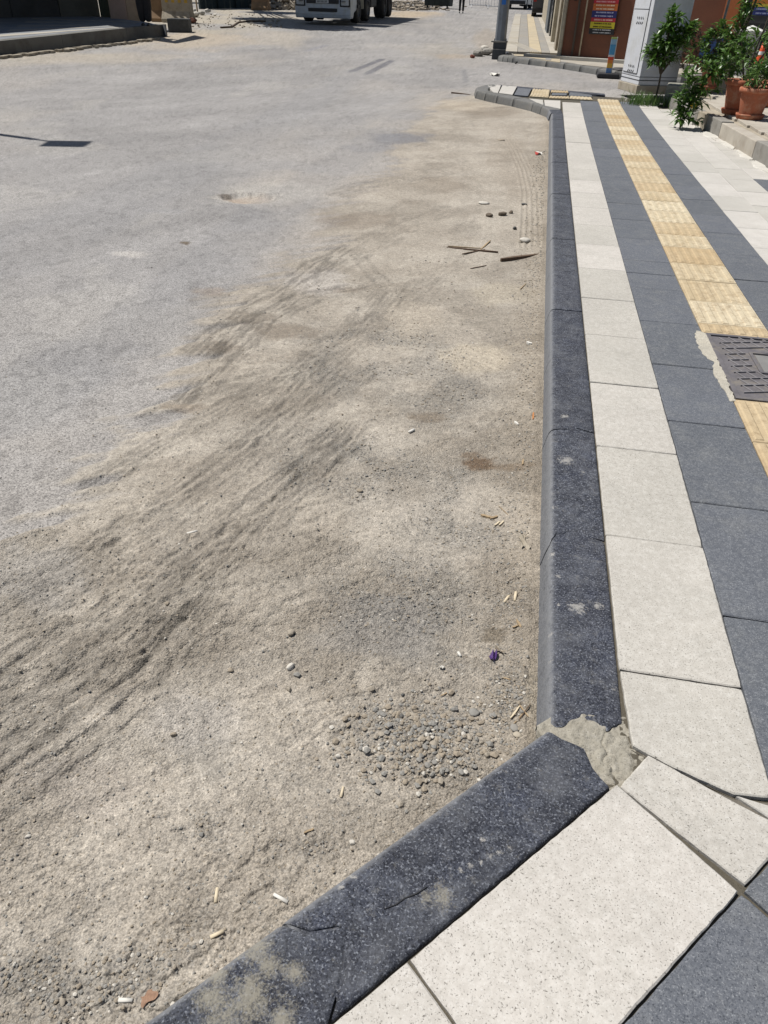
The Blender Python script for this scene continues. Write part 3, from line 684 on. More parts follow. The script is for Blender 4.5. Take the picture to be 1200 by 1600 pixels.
# far corner: short stones round the bend
outer = [(.20, 13.15), (.17, 13.55), (.05, 13.95), (-.10, 14.3), (-.45, 14.78), (-.76, 15.10), (-.99, 15.37), (-1.17, 15.62), (-1.23, 16.12), (-1.13, 16.55), (-.95, 16.8)]
inner = [(.397, 13.15), (.37, 13.62), (.22, 14.08), (.05, 14.48), (-.3, 14.97), (-.62, 15.26), (-.84, 15.52), (-.96, 15.72), (-.99, 16.05), (-.93, 16.32), (-.85, 16.55)]
for i in range(len(outer) - 1):
    if i % 2 == 0: kerb_stone(inner[i], outer[i], inner[i + 1], outer[i + 1], ns=6, nlat=5, rough=.003, seed=40 + i, mat=M_kerb if i == 0 else M_kerb2, j1=lambda t: .001)
    else: kerb_stone(inner[i], outer[i], inner[i + 1], outer[i + 1], ns=6, nlat=5, rough=.003, seed=40 + i, mat=M_kerb2, j0=lambda t: -.001, j1=lambda t: -.001)
kerb_stone((-.85, 16.55), (-.8, 16.8), (.2, 16.15), (.2, 16.4), ns=6, nlat=5, rough=.003, seed=61); kerb_stone((.2, 16.15), (.2, 16.4), (1.2, 15.9), (1.2, 16.15), ns=6, nlat=5, rough=.003, seed=62)
# near second leg
wv2 = -V2 * (WX * .86)
def leg(u0, u1, j0, j1, **k):
    a0 = Vector(uv(u0, -.004)); a1 = Vector(uv(u1, -.004)); return kerb_stone(tuple(a0), tuple(a0 + wv2 * 1.08), tuple(a1), tuple(a1 + wv2 * 1.08), j0, j1, **k)
c1 = A2(690, 1400, SW); c2 = A2(760, 1340, SW)
endj = jag_px2([(955, 1230), (942, 1217), (930, 1204), (922, 1186), (915, 1170), (900, 1163), (880, 1155), (868, 1147), (858, 1139), (848, 1139), (838, 1143)])
cj = jag([(0, 0), (.12, -.03), (.25, -.065), (.5, -.105), (.62, -.10), (.75, -.05), (1, -.02)])
scr = [(A2(x, y, SW)[0], A2(x, y, SW)[1], .012) for x, y in ((720, 1361), (735, 1353), (750, 1346), (765, 1339), (780, 1332), (795, 1326), (708, 1262), (755, 1312), (543, 1362), (553, 1370), (430, 1462), (440, 1475), (792, 1206), (532, 1385))]
leg(0.0, .775, endj, lambda t: cj(t) - .002, ns=170, nlat=26, rough=.003, wear=.1, cement=[(*A2(690, 1400, SW), .05), (*A2(670, 1405, SW), .035), (*A2(490, 1580, SW), .03)], scuffs=scr, seed=70)
leg(.775, 1.5, lambda t: cj(t) + .0055, None, ns=150, nlat=26, rough=.003, wear=.1, cement=[(*A2(x, y, SW), r) for x, y, r in ((400, 1480, .07), (340, 1520, .05), (330, 1560, .06), (390, 1560, .09), (420, 1510, .05), (460, 1520, .04), (350, 1590, .08), (440, 1590, .05))], seed=71)
leg(1.505, 2.25, None, None, ns=20, nlat=8, rough=.003, seed=72)
ck = [A2(x, y, SW) for x, y in ((600, 1421), (618, 1414), (632, 1404), (650, 1397), (668, 1386))]
ck_v = []; n_ck = len(ck)
for i, p in enumerate(ck):
    hw_ = .0012 if 0 < i < n_ck - 1 else .0002
    ck_v += [(p[0] - V2.x * hw_, p[1] - V2.y * hw_, SW + .0022), (p[0] + V2.x * hw_, p[1] + V2.y * hw_, SW + .0022)]
ck_v += [(a, b, c - .012) for a, b, c in ck_v]
m_ = 2 * n_ck; ck_f = []
for i in range(n_ck - 1):
    a = 2 * i; ck_f += [(a, a + 1, a + 3, a + 2), (m_ + a, m_ + a + 2, m_ + a + 3, m_ + a + 1), (a, a + 2, m_ + a + 2, m_ + a), (a + 1, m_ + a + 1, m_ + a + 3, a + 3)]
MB().add(ck_v, ck_f).build('crack', simple('crack_black', (.012, .012, .014, 1)), kerb)  # near-black sliver marking the crack line
# mortar plug between the kerb ends
def mortar():
    P = [A2(x, y, SW) for x, y in ((846, 1133), (870, 1118), (915, 1112), (950, 1120), (988, 1118), (990, 1160), (1012, 1176), (990, 1200), (966, 1230), (940, 1218), (915, 1190), (895, 1168), (862, 1152))]
    cx = sum(p[0] for p in P) / len(P); cy = sum(p[1] for p in P) / len(P)
    xs = np.linspace(-.14, .14, 90); X, Y = np.meshgrid(xs + cx, xs + cy)
    sd = poly_sd(X, Y, [(cx + (p[0] - cx) * 1.12, cy + (p[1] - cy) * 1.12) for p in P])
    f1, f2, cid = worley(X * 13, Y * 13, 33)
    def lump(px, py, rr): q = A2(px, py, SW); return 1 - sst(rr * .75, rr, np.hypot(X - q[0], Y - q[1]) + (fbm(X * 22, Y * 22, 6) - .5) * rr * .5)
    Z = SW - .014 + .008 * (fbm(X * 12, Y * 12, 3) - .3) + .005 * np.maximum(lump(922, 1140, .055), lump(962, 1188, .052)) + .004 * lump(975, 1152, .014) + .007 * (fbm(X * 60, Y * 60, 8, 4) - .5) + .010 * np.abs(fbm(X * 30, Y * 30, 9) - .5) - .006 * (1 - sst(0, .035, np.abs(fbm(X * 10, Y * 10, 19, 4) - .5))) - .05 * sst(-.004, .012, sd)
    n = 90; V = np.stack([X, Y, Z], -1).reshape(-1, 3)
    fs = [(i * n + k, i * n + k + 1, (i + 1) * n + k + 1, (i + 1) * n + k) for i in range(n - 1) for k in range(n - 1)
          if max(sd[i, k], sd[i + 1, k + 1]) < .02]
    me = bpy.data.meshes.new('mortar_patch'); me.from_pydata(V.tolist(), [], fs); me.update()
    for p in me.polygons: p.use_smooth = True
    bm = bmesh.new(); bm.from_mesh(me); bmesh.ops.delete(bm, geom=[v for v in bm.verts if not v.link_faces], context='VERTS'); bm.to_mesh(me); bm.free()
    new_obj('mortar_patch', me, M_mortar, walk)
mortar()
# mortar by the manhole and flush joint fill
def mortar_smear(L, top, name='mortar_patch', seed=0):
    P = [A2(x, y, SW) for x, y in L]; cx = sum(p[0] for p in P) / len(P); cy = sum(p[1] for p in P) / len(P)
    P = refine([(p[0] - cx, p[1] - cy) for p in P], .02, .006, random.Random(seed))
    m = slab_mesh(P, 0, .02, .002); return m.build(name, M_mortar2, walk, (cx, cy, rise(cy) + top))
mortar_smear([(1086, 516), (1104, 521), (1149, 627), (1140, 630), (1134, 612), (1124, 600), (1113, 578), (1116, 566), (1098, 556), (1088, 535)], SW + .0035, seed=3)
for i in range(22):                      # low fill of white grout along the wall foot
    pass
# joint fill of the wide wedge gap
m = MB().extrude_poly([A2(988, 1168, SW), A2(1040, 1198, SW), A2(1150, 1246, SW), A2(1205, 1252, SW), (.9, 1.0), A2(1200, 1285, SW), A2(1012, 1180, SW)], .09, SW - .009)
m.build('joint_fill', simple('dark_joint_mortar', hexc(112, 106, 96), .95, .2, 60, .004, 150), walk)

# ------------------------------------------------------------------ MANHOLE
def manhole():
    x0, x1, y0, y1 = 1.04, 1.62, 3.165, 3.965
    t = thing('manhole_cover', 'grey diamond-pattern metal manhole cover set into the yellow tactile strip', 'manhole cover', (0, 0, 0))
    mt = simple('worn_cast_iron', hexc(120, 116, 118), .6, .18, 20, .001, 300, .25, dirt=hexc(150, 142, 130))
    fr = MB()
    for a, b, c, d in ((x0, x0 + .022, y0, y1), (x1 - .022, x1, y0, y1), (x0 + .022, x1 - .022, y0, y0 + .022), (x0 + .022, x1 - .022, y1 - .022, y1)):
        fr.box(((a + b) / 2, (c + d) / 2, SW - .012), (b - a, d - c, .034))
    fr.build('frame', mt, t, bevel=.002)
    MB().box(((x0 + x1) / 2, (y0 + y1) / 2, SW - .018), (x1 - x0 - .052, y1 - y0 - .052, .03)).build('plate', mt, t)
    rb = MB(); cx, cy = (x0 + x1) / 2, (y0 + y1) / 2 + .05; sp = .075
    for i in range(-12, 13):                  # long diagonal rails and short staggered cross bars
        for k in range(-30, 31):
            px = x0 + .05 + (k + .5) * .052; py = cy + i * sp + (px - cx) * .30
            if not (x0 + .045 < px < x1 - .045 and y0 + .045 < py < y1 - .045): continue
            if abs(px - cx) < .12 and abs(py - cy) < .135: continue
            rb.box((px, py, SW - .0005), (.055, .006, .009), rz=math.atan(.30))
            if True: rb.box((px, py + sp / 2, SW - .0010), (.006, sp * .9, .008), rz=.5)
    rb.build('tread_rib', simple('worn_rib_iron', hexc(158, 154, 154), .5, .15, 20, .001, 300, .3), t, kind='stuff')
    inner_f = MB()
    for a, b, c, d in ((cx - .115, cx - .100, cy - .13, cy + .13), (cx + .100, cx + .115, cy - .13, cy + .13), (cx - .1, cx + .1, cy - .13, cy - .115), (cx - .1, cx + .1, cy + .115, cy + .13)):
        inner_f.box(((a + b) / 2, (c + d) / 2, SW - .001), (b - a, d - c, .012))
    inner_f.build('inner_frame', mt, t, bevel=.0015)
    MB().box((cx, cy, SW - .004), (.18, .21, .008)).build('lid', simple('lid_metal', hexc(146, 144, 140), .6, .1, 20, .001, 300, .2), t, bevel=.001)
manhole()

# ------------------------------------------------------------------ gravel and stones on the dirt
def rock_verts(r, rnd, flat=.65, sub=1):
    bm = bmesh.new(); bmesh.ops.create_icosphere(bm, subdivisions=sub, radius=1)
    ox, oy, oz = rnd.uniform(.75, 1.25), rnd.uniform(.7, 1.1), flat * rnd.uniform(.8, 1.15)
    planes = [Vector((rnd.gauss(0, 1), rnd.gauss(0, 1), rnd.gauss(0, 1))).normalized() for _ in range(5 if sub > 1 else 3)]
    vs = []
    for v in bm.verts:
        c = v.co.copy()
        for p in planes:
            d = c.dot(p)
            if d > .62: c -= p * (d - .62) * .8
        c *= rnd.uniform(.93, 1.07)
        vs.append((c.x * ox * r, c.y * oy * r, c.z * oz * r))
    fs = [tuple(v.index for v in f.verts) for f in bm.faces]; bm.free(); return vs, fs
def gravel(name, pts, sizes, mats, label_kind, seed):
    rnd = random.Random(seed); protos = [rock_verts(1, rnd) for _ in range(24)]
    z = gza(pts)[0]; V = []; Fc = []; MI = []
    for (x, y), s, zz in zip(pts, sizes, z):
        vs, fs = protos[rnd.randrange(24)]; a = rnd.uniform(0, 6.28); ca, sa = math.cos(a), math.sin(a); n = len(V)
        V += [(x + (v[0] * ca - v[1] * sa) * s, y + (v[0] * sa + v[1] * ca) * s, zz + (v[2] + .25) * s) for v in vs]
        Fc += [(f[0] + n, f[1] + n, f[2] + n) for f in fs]; MI += [rnd.choices(range(len(mats)), [4, 5, 2, .7][:len(mats)])[0]] * len(fs)
    me = bpy.data.meshes.new(name); me.from_pydata(V, [], Fc); me.polygons.foreach_set('material_index', MI); me.update()
    return new_obj(name, me, mats, kind='stuff')
rnd = random.Random(3); pts = []; sz = []
cand = []
for _ in range(60000):
    px = rnd.uniform(-40, 850); py = 1700 - 1300 * rnd.random() ** .8
    p = A2(px, py)
    if p[0] < .17: cand.append(p)
cand = cand[:60000]
zz, gg, dd = gza(cand)
for p, g_, d_ in zip(cand, gg, dd):
    ds = math.hypot(p[0], p[1])
    if d_ < .4 and (rnd.random() > .10 or p[0] < -1.9 - .2 * p[1]): continue
    if rnd.random() < max(.16, (g_ - .15) * .6):
        pts.append(p); sz.append(rnd.choice([.0014, .002, .002, .0028, .0028, .004]) * (1 + .25 * max(0, ds - 1.5)) * (1.2 if g_ > .6 else .9))
for _ in range(1500):                                   # the coarse heap near the kerb corner
    px, py = rnd.gauss(658, 66), rnd.gauss(1162, 36)
    pts.append(A2(px, py)); sz.append(min(.011, .0022 * math.exp(rnd.gauss(.5, .55))))
for _ in range(1500):                                  # crumbs swept against the foot of the kerb
    y_ = 1.3 + 9 * rnd.random() ** 1.6; pts.append((.165 - abs(rnd.gauss(0, .07)), y_)); sz.append(rnd.uniform(.0018, .0042) * (1 + .12 * y_))
for _ in range(160):
    pts.append(A2(rnd.gauss(800, 28), rnd.gauss(1120, 26))); sz.append(rnd.uniform(.002, .006))
ok = [(p, s) for p, s in zip(pts, sz) if p[0] < .17 and (Vector(p) - O2).dot(V2) < -.235]
gravel('gravel', [p for p, s in ok], [s for p, s in ok], [M_clod, M_stone_g, M_stone_t, M_stone_w], 'gravel', 5)
def stone(px, py, r, mat, label, flat=.65, sub=2, name='pebble', group='loose stones lying on the dirt', h=None, cat='stone', sx=1.0, rz=None):
    rn = random.Random(int(px * 7 + py)); vs, fs = rock_verts(r, rn, flat, sub); x, y = A2(px, py)
    z = gz(x, y) if h is None else rise(y) + h
    m = MB().add([(v[0] * sx, v[1], v[2]) for v in vs], fs)
    o = m.build(name, mat, None, (x, y, z + r * flat * .5)); o.rotation_euler = (0, 0, rn.uniform(0, 6) if rz is None else rz)
    if sub > 1 and flat < .6:
        for p in o.data.polygons: p.use_smooth = True
    return tag(o, label, cat, group)
stone(455, 995, .0125, M_stone_t, 'tan pebble with a dark undercut, topmost of three in a loose column', .8)
stone(454, 1047, .0125, M_stone_w, 'whitish angular pebble, middle one of three in a loose column', .7)
stone(452, 1083, .009, M_stone_t, 'small tan pebble, lowest of three in a loose column', .8)
stone(478, 1052, .006, M_stone_t, 'tiny tan crumb just right of the whitish pebble', .6)
stone(740, 1119, .0145, M_stone_g, 'smooth oval blue-grey pebble near the kerb corner', .5, 3)
stone(739, 1101, .007, M_stone_w, 'small pale wedge-shaped stone just above the oval grey pebble', .5)
stone(529, 1188, .0075, M_stone_w, 'pale rounded pebble left of the coarse gravel heap', .7)
stone(545, 1155, .006, M_stone_t, 'cream crumb above and right of the pale rounded pebble', .6)
stone(629, 1092, .006, M_rock, 'dark little stone above the coarse gravel heap', .8)
stone(262, 947, .0095, M_clod, 'earth-coloured pebble on the tyre-marked dirt, left of centre', .6)
stone(256, 958, .005, M_stone_w, 'tiny pale pebble beside the earth-coloured one on the tyre marks', .6)
stone(361, 1052, .010, M_clod, 'flat clod at the tip of a scratch in the dirt', .5)
stone(272, 1153, .009, M_clod, 'clod with a dark notch on the smooth pale dirt', .7)
stone(550, 1320, .008, M_stone_w, 'white rounded pebble a hand above the near kerb', .7)
stone(46, 1312, .0065, M_stone_w, 'pale pebble at the left edge on smooth dirt', .7)
stone(316, 1308, .0075, M_stone_g, 'grey-green pebble on the dirt between two clods', .6)
stone(99, 1569, .0085, M_stone_t, 'pinkish rounded pebble at the bottom left', .7)
stone(16, 1527, .005, M_rock, 'small black stone at the far bottom left', .8)
stone(80, 1538, .005, M_stone_w, 'small pale pebble at the bottom left above the pinkish one', .7)
stone(316, 1476, .0055, M_stone_w, 'pale crumb beside the cream cigarette end near the kerb', .6)
stone(562, 773, .014, M_clod, 'roundish flat stone half sunk in the churned dirt', .4)
stone(677, 1171, .0115, M_stone_t, 'largest rounded stone in the coarse gravel heap', .7)
stone(690, 1187, .009, M_clod, 'tan lump right of the largest stone in the gravel heap', .7)
stone(668, 1150, .008, M_stone_g, 'grey lump at the top of the gravel heap', .7)
stone(633, 1226, .009, M_clod, 'lump at the foot of the gravel heap nearest the kerb', .7)
stone(801, 1148, .017, M_conc, 'flat pale concrete flake at the kerb corner', .3, 2)
stone(806, 1160, .014, M_conc2, 'cream concrete flake touching the near kerb corner', .35, 2)
stone(822, 1038, .007, M_stone_g, 'grey pebble at the foot of the kerb, above the dry grass', .7)
stone(819, 379, .045, M_stone_w, 'pale rubble chunk at the end of the ribbed tyre print', .4, 2)
stone(764, 339, .035, M_dclod, 'dark clod, left one of three in a row by the ribbed tyre print', .7)
stone(785, 337, .035, M_dclod, 'dark clod, middle one of three in a row by the ribbed tyre print', .7)
stone(798, 334, .025, M_dclod, 'dark clod, right one of three in a row by the ribbed tyre print', .7)
stone(755, 319, .06, M_stone_w, 'flat whitish rubble flake above the three dark clods', .2, 2)
stone(804, 359, .022, M_rock, 'small dark stone left of the ribbed tyre print', .7)
stone(819, 321, .03, M_rock, 'dark flat stone lying on the ribbed tyre print', .3)
stone(783, 220, .05, M_clod, 'flat brown flake on the dirt below the far kerb bend', .2)
# chips, butts and sticks: two pixel ends, width
def chip(p0, p1, w_, mat, label, name='wood_chip', cat='wood chip', group='chips and stubs on the dirt', round_=False, lift=.004, th=None, tip=None):
    a = Vector(A2(*p0)); b = Vector(A2(*p1)); c = (a + b) / 2; d = b - a; L = max(d.length, .006); z = gz(c.x, c.y)
    m = MB()
    if round_:
        m.tube([(-L / 2, 0, 0), (L / 2, 0, 0)], w_ / 2, 10)
    else:
        th = th or w_ * .5; rn = random.Random(int(p0[0])); n = 5; 
        for sgn in (0,):
            prof = []
            for i in range(n + 1):
                x = -L / 2 + L * i / n; hw = w_ / 2 * rn.uniform(.75, 1.1) * (.45 if i in (0, n) else 1); prof.append((x, hw, rn.uniform(-.08, .08) * w_))
            vs = []
            for x, hw, o in prof: vs += [(x, o - hw, -th / 2), (x, o + hw, -th / 2), (x, o + hw * .8, th / 2), (x, o - hw * .8, th / 2)]
            fs = [(0, 1, 2, 3), tuple(4 * n + k for k in (3, 2, 1, 0))]
            for i in range(n):
                for k in range(4): fs.append((4 * i + k, 4 * i + (k + 1) % 4, 4 * i + 4 + (k + 1) % 4, 4 * i + 4 + k))
            m.add(vs, fs)
    if round_:
        rq = random.Random(int(p0[0] * 3 + p0[1])); kq = rq.uniform(.1, .3); sq = rq.uniform(.6, .85); m.v = [(x, y * (1 + .12 * math.sin(x * 400)) + kq * abs(x) ** 1.2 * .6, z_q * sq) for x, y, z_q in m.v]
    o = m.build(name, mat, None, (c.x, c.y, z + (w_ * .4 if round_ else lift)), smooth=round_)
    o.rotation_euler = (0, random.uniform(-.06, .06), math.atan2(d.y, d.x)); return tag(o, label, cat, group)
bt = dict(name='cigarette_butt', cat='cigarette butt', group='cigarette ends on the dirt', round_=True)
M_cream2 = simple('cream_paper', hexc(222, 206, 176), .8, .05, 80)
chip((187, 1567), (209, 1568), .008, M_pap, 'white cigarette end lying level at the bottom left', **bt)
chip((330, 1471), (351, 1461), .008, M_cream2, 'cream cigarette end slanting beside the near kerb', **bt)
chip((338, 1414), (341, 1391), .0075, M_cream2, 'cream cigarette end standing upright in the view, above the slanting one', **bt)
chip((428, 1403), (450, 1416), .008, M_pap, 'bright white cigarette end touching the near kerb', **bt)
chip((293, 838), (309, 834), .009, M_pap, 'small white stub on the churned tyre marks', **bt)
chip((533, 1250), (537, 1234), .006, M_cream2, 'thin cream stub below the gravel heap', **bt)
chip((787, 949), (795, 938), .009, M_cream2, 'cream stub leaning left, left one of a pair by the kerb', **bt)
chip((803, 949), (805, 936), .009, M_cream2, 'cream stub pointing up, right one of a pair by the kerb', **bt)
chip((715, 1024), (719, 1031), .008, M_pap, 'short white stub left of the purple wrapper', **bt)
chip((639, 681), (647, 677), .014, M_pap, 'short white stub alone in the middle of the dirt', **bt)
chip((805, 979), (812, 991), .008, M_wood, 'pale wood splinter in the V-shaped pair by the kerb')
chip((799, 991), (808, 988), .007, M_wood, 'short pale chip at the foot of the V-shaped pair by the kerb')
chip((751, 809), (768, 814), .012, M_wood, 'tan wood stick, longer piece of the broken pair near the kerb')
chip((765, 816), (777, 812), .011, M_wood, 'tan wood stub at the right end of the broken stick')
chip((772, 827), (780, 820), .007, M_cream2, 'cream sliver, left of two below the broken stick')
chip((779, 827), (786, 820), .008, M_cream2, 'cream sliver, right of two below the broken stick')
chip((784, 1069), (796, 1072), .005, M_wood, 'straw-coloured chip left of the kerb above the oval pebble')
chip((688, 1092), (702, 1084), .004, M_wood, 'thin straw splinter left of the oval pebble')
chip((475, 1307), (491, 1301), .005, M_wood, 'short brown splinter on the dirt above the near kerb')
chip((803, 666), (809, 671), .012, M_pap, 'pale chip by the kerb halfway up the photo')
chip((822, 541), (830, 544), .02, M_pap, 'white scrap by the kerb where it narrows')
chip((815, 735), (816, 727), .009, M_wood, 'small tan chip standing by the kerb beside the brown stain')
chip((831, 665), (832, 655), .008, simple('orange_chip', hexc(190, 130, 80)), 'orange-tinted chip at the foot of the kerb')
tw = dict(name='twig', cat='twig', group='twigs and bark lying on the dirt')
chip((698, 387), (778, 396), .022, M_wood2, 'long thin twig crossing others left of the bark strip', **tw)
chip((722, 399), (758, 390), .014, M_wood2, 'short twig lying under the long crossing twig', **tw)
chip((750, 391), (766, 378), .014, M_wood, 'pale short twig sticking up from the crossing twigs', **tw)
chip((700, 386), (752, 389), .012, M_wood, 'pale twig alongside the long crossing twig', **tw)
chip((782, 409), (842, 400), .035, M_wood2, 'dark strip of bark ending at the kerb', th=.03, **tw)
chip((800, 404), (832, 402), .02, M_wood, 'pale splinter resting behind the dark strip of bark', **tw)
chip((735, 421), (760, 416), .008, M_wood2, 'thin dark twig below the crossing twigs', **tw)
chip((735, 148), (705, 146), .05, M_wood2, 'flat brown flake of bark left of the far kerb bend', **tw)
chip((815, 1125), (800, 1143), .004, M_wood, 'dry straw stalk in the litter at the kerb corner', **tw)
chip((806, 1108), (823, 1132), .004, M_wood, 'dry crossing stalk in the litter at the kerb corner', **tw)
chip((795, 1134), (810, 1114), .006, M_cream2, 'flat pale splinter in the litter at the kerb corner', **tw)
chip((826, 1112), (808, 1138), .003, M_wood2, 'thin reddish stalk in the litter at the kerb corner', **tw)
chip((778, 796), (793, 811), .0025, M_wood, 'hair-thin dry stalk above the broken stick', **tw)
chip((812, 455), (822, 445), .006, M_wood, 'thin pale stalk near the kerb below the bark strip', **tw)
def scrap(px, py, w_, d_, mat, label, name, cat, seed=0, curl=.01, rz=0.0, mat2=None):
    rn = random.Random(seed); x, y = A2(px, py); n = 9; V = []; Fc = []
    for i in range(n):
        for k in range(n):
            u, v = i / (n - 1) - .5, k / (n - 1) - .5; e = max(abs(u), abs(v)) * 2
            V.append((u * w_ * (1 + .25 * math.sin(5 * v + seed)), v * d_ * (1 + .2 * math.sin(7 * u)), .003 + curl * (abs(math.sin(4.2 * u + 2.2 * v + seed)) ** 1.5) + rn.uniform(0, .15) * curl))
    for i in range(n - 1):
        for k in range(n - 1): Fc.append((i * n + k, (i + 1) * n + k, (i + 1) * n + k + 1, i * n + k + 1))
    o = MB().add(V, Fc).build(name, [mat] + ([mat2] if mat2 else []), None, (x, y, gz(x, y)), fix=False); o.rotation_euler = (0, 0, rz)
    if mat2:
        for i, p in enumerate(o.data.polygons): p.material_index = 1 if (i // 8) % 8 < 3 else 0
    md = o.modifiers.new('thick', 'SOLIDIFY'); md.thickness = .0008
    return tag(o, label, cat)
M_purple = simple('purple_foil', hexc(96, 70, 130), .35, .2, 90)
scrap(769, 1034, .016, .034, M_purple, 'crumpled purple sweet wrapper near the kerb corner', 'wrapper', 'wrapper', 2, .014, -.2)
scrap(779, 1027, .03, .008, M_clod, 'brown curled peel beside the purple wrapper', 'peel', 'litter', 5, .010, -.5)
scrap(690, 1048, .014, .008, M_pap, 'white curl of paper left of the purple wrapper', 'paper_scrap', 'paper scrap', 7, .006, .2)
scrap(816, 858, .026, .075, M_conc2, 'dirty woven rag against the foot of the kerb', 'rag', 'rag', 4, .008, .25)
scrap(840, 243, .07, .10, M_pap, 'red and white paper scrap at the foot of the far kerb', 'paper_scrap', 'paper scrap', 9, .025, .5, simple('red_print', hexc(190, 60, 50)))
scrap(773, 118, .2, .25, M_pap, 'white paper scrap on the road before the side-street kerb', 'paper_scrap', 'paper scrap', 11, .05, .1)
scrap(234, 1563, .028, .018, simple('rust_clay', hexc(160, 126, 102)), 'flat reddish clay flake against the near kerb', 'clay_flake', 'clay flake', 3, .003, .9)

# ------------------------------------------------------------------ plants
def leaf(m, p, d, size, rn, wid=.36):
    d = d.normalized(); s = d.cross(Vector((0, 0, 1)));
    if s.length < .1: s = Vector((1, 0, 0))
    s.normalize(); s = (s + Vector((0, 0, rn.uniform(-.5, .5)))).normalized(); up = s.cross(d)
    b = p; m1 = p + d * size * .45 + up * size * .06; e = p + d * size - Vector((0, 0, size * .18))
    m.add([b, m1 + s * size * wid * .5, e, m1 - s * size * wid * .5, m1 - up * size * .05], [(0, 1, 4), (1, 2, 4), (2, 3, 4), (3, 0, 4)])
def bush(root, clumps, n, size, mat, stems=(), seed=1, wid=.36, stem_mat=None, stem_r=.008, up=.35):
    """clumps: (x, y, z, r) relative to root"""
    rn = random.Random(seed); m = MB(); tot = sum(c[3] ** 2 for c in clumps)
    for c in clumps:
        cc = Vector(c[:3])
        nt_ = max(1, int(n * .8 * c[3] ** 2 / tot / 7))
        for _ in range(nt_):                       # leaves grow in whorls round little shoots
            a = rn.uniform(0, 6.283); el = rn.uniform(-.5, 1.3); r = c[3] * rn.uniform(.25, 1) ** .6
            q = cc + Vector((math.cos(a) * math.cos(el), math.sin(a) * math.cos(el), math.sin(el))) * r
            out = ((q - cc).normalized() + Vector((0, 0, up))).normalized()
            for k in range(7):
                b = k * 2.4 + rn.random(); t = out.cross(Vector((.3, .2, 1))).normalized(); t2 = out.cross(t)
                d = (out * rn.uniform(.3, 1.1) + (t * math.cos(b) + t2 * math.sin(b)) * rn.uniform(.5, 1)).normalized()
                leaf(m, q + out * size * .12 * (k - 3), d, size * 1.22 * rn.uniform(.65, 1.15), rn, wid * 1.25)
    m.build('foliage', mat, root, fix=False, kind='stuff')
    if stems:
        st = MB()
        for s_ in stems: st.tube([Vector(p) for p in s_], [stem_r * (1 - .5 * i / (len(s_) - 1)) for i in range(len(s_))], 6)
        st.build('stem', stem_mat or M_stem, root)
def loc3(px, py, h): p = at(px, py, h); return (p.x, p.y, p.z)

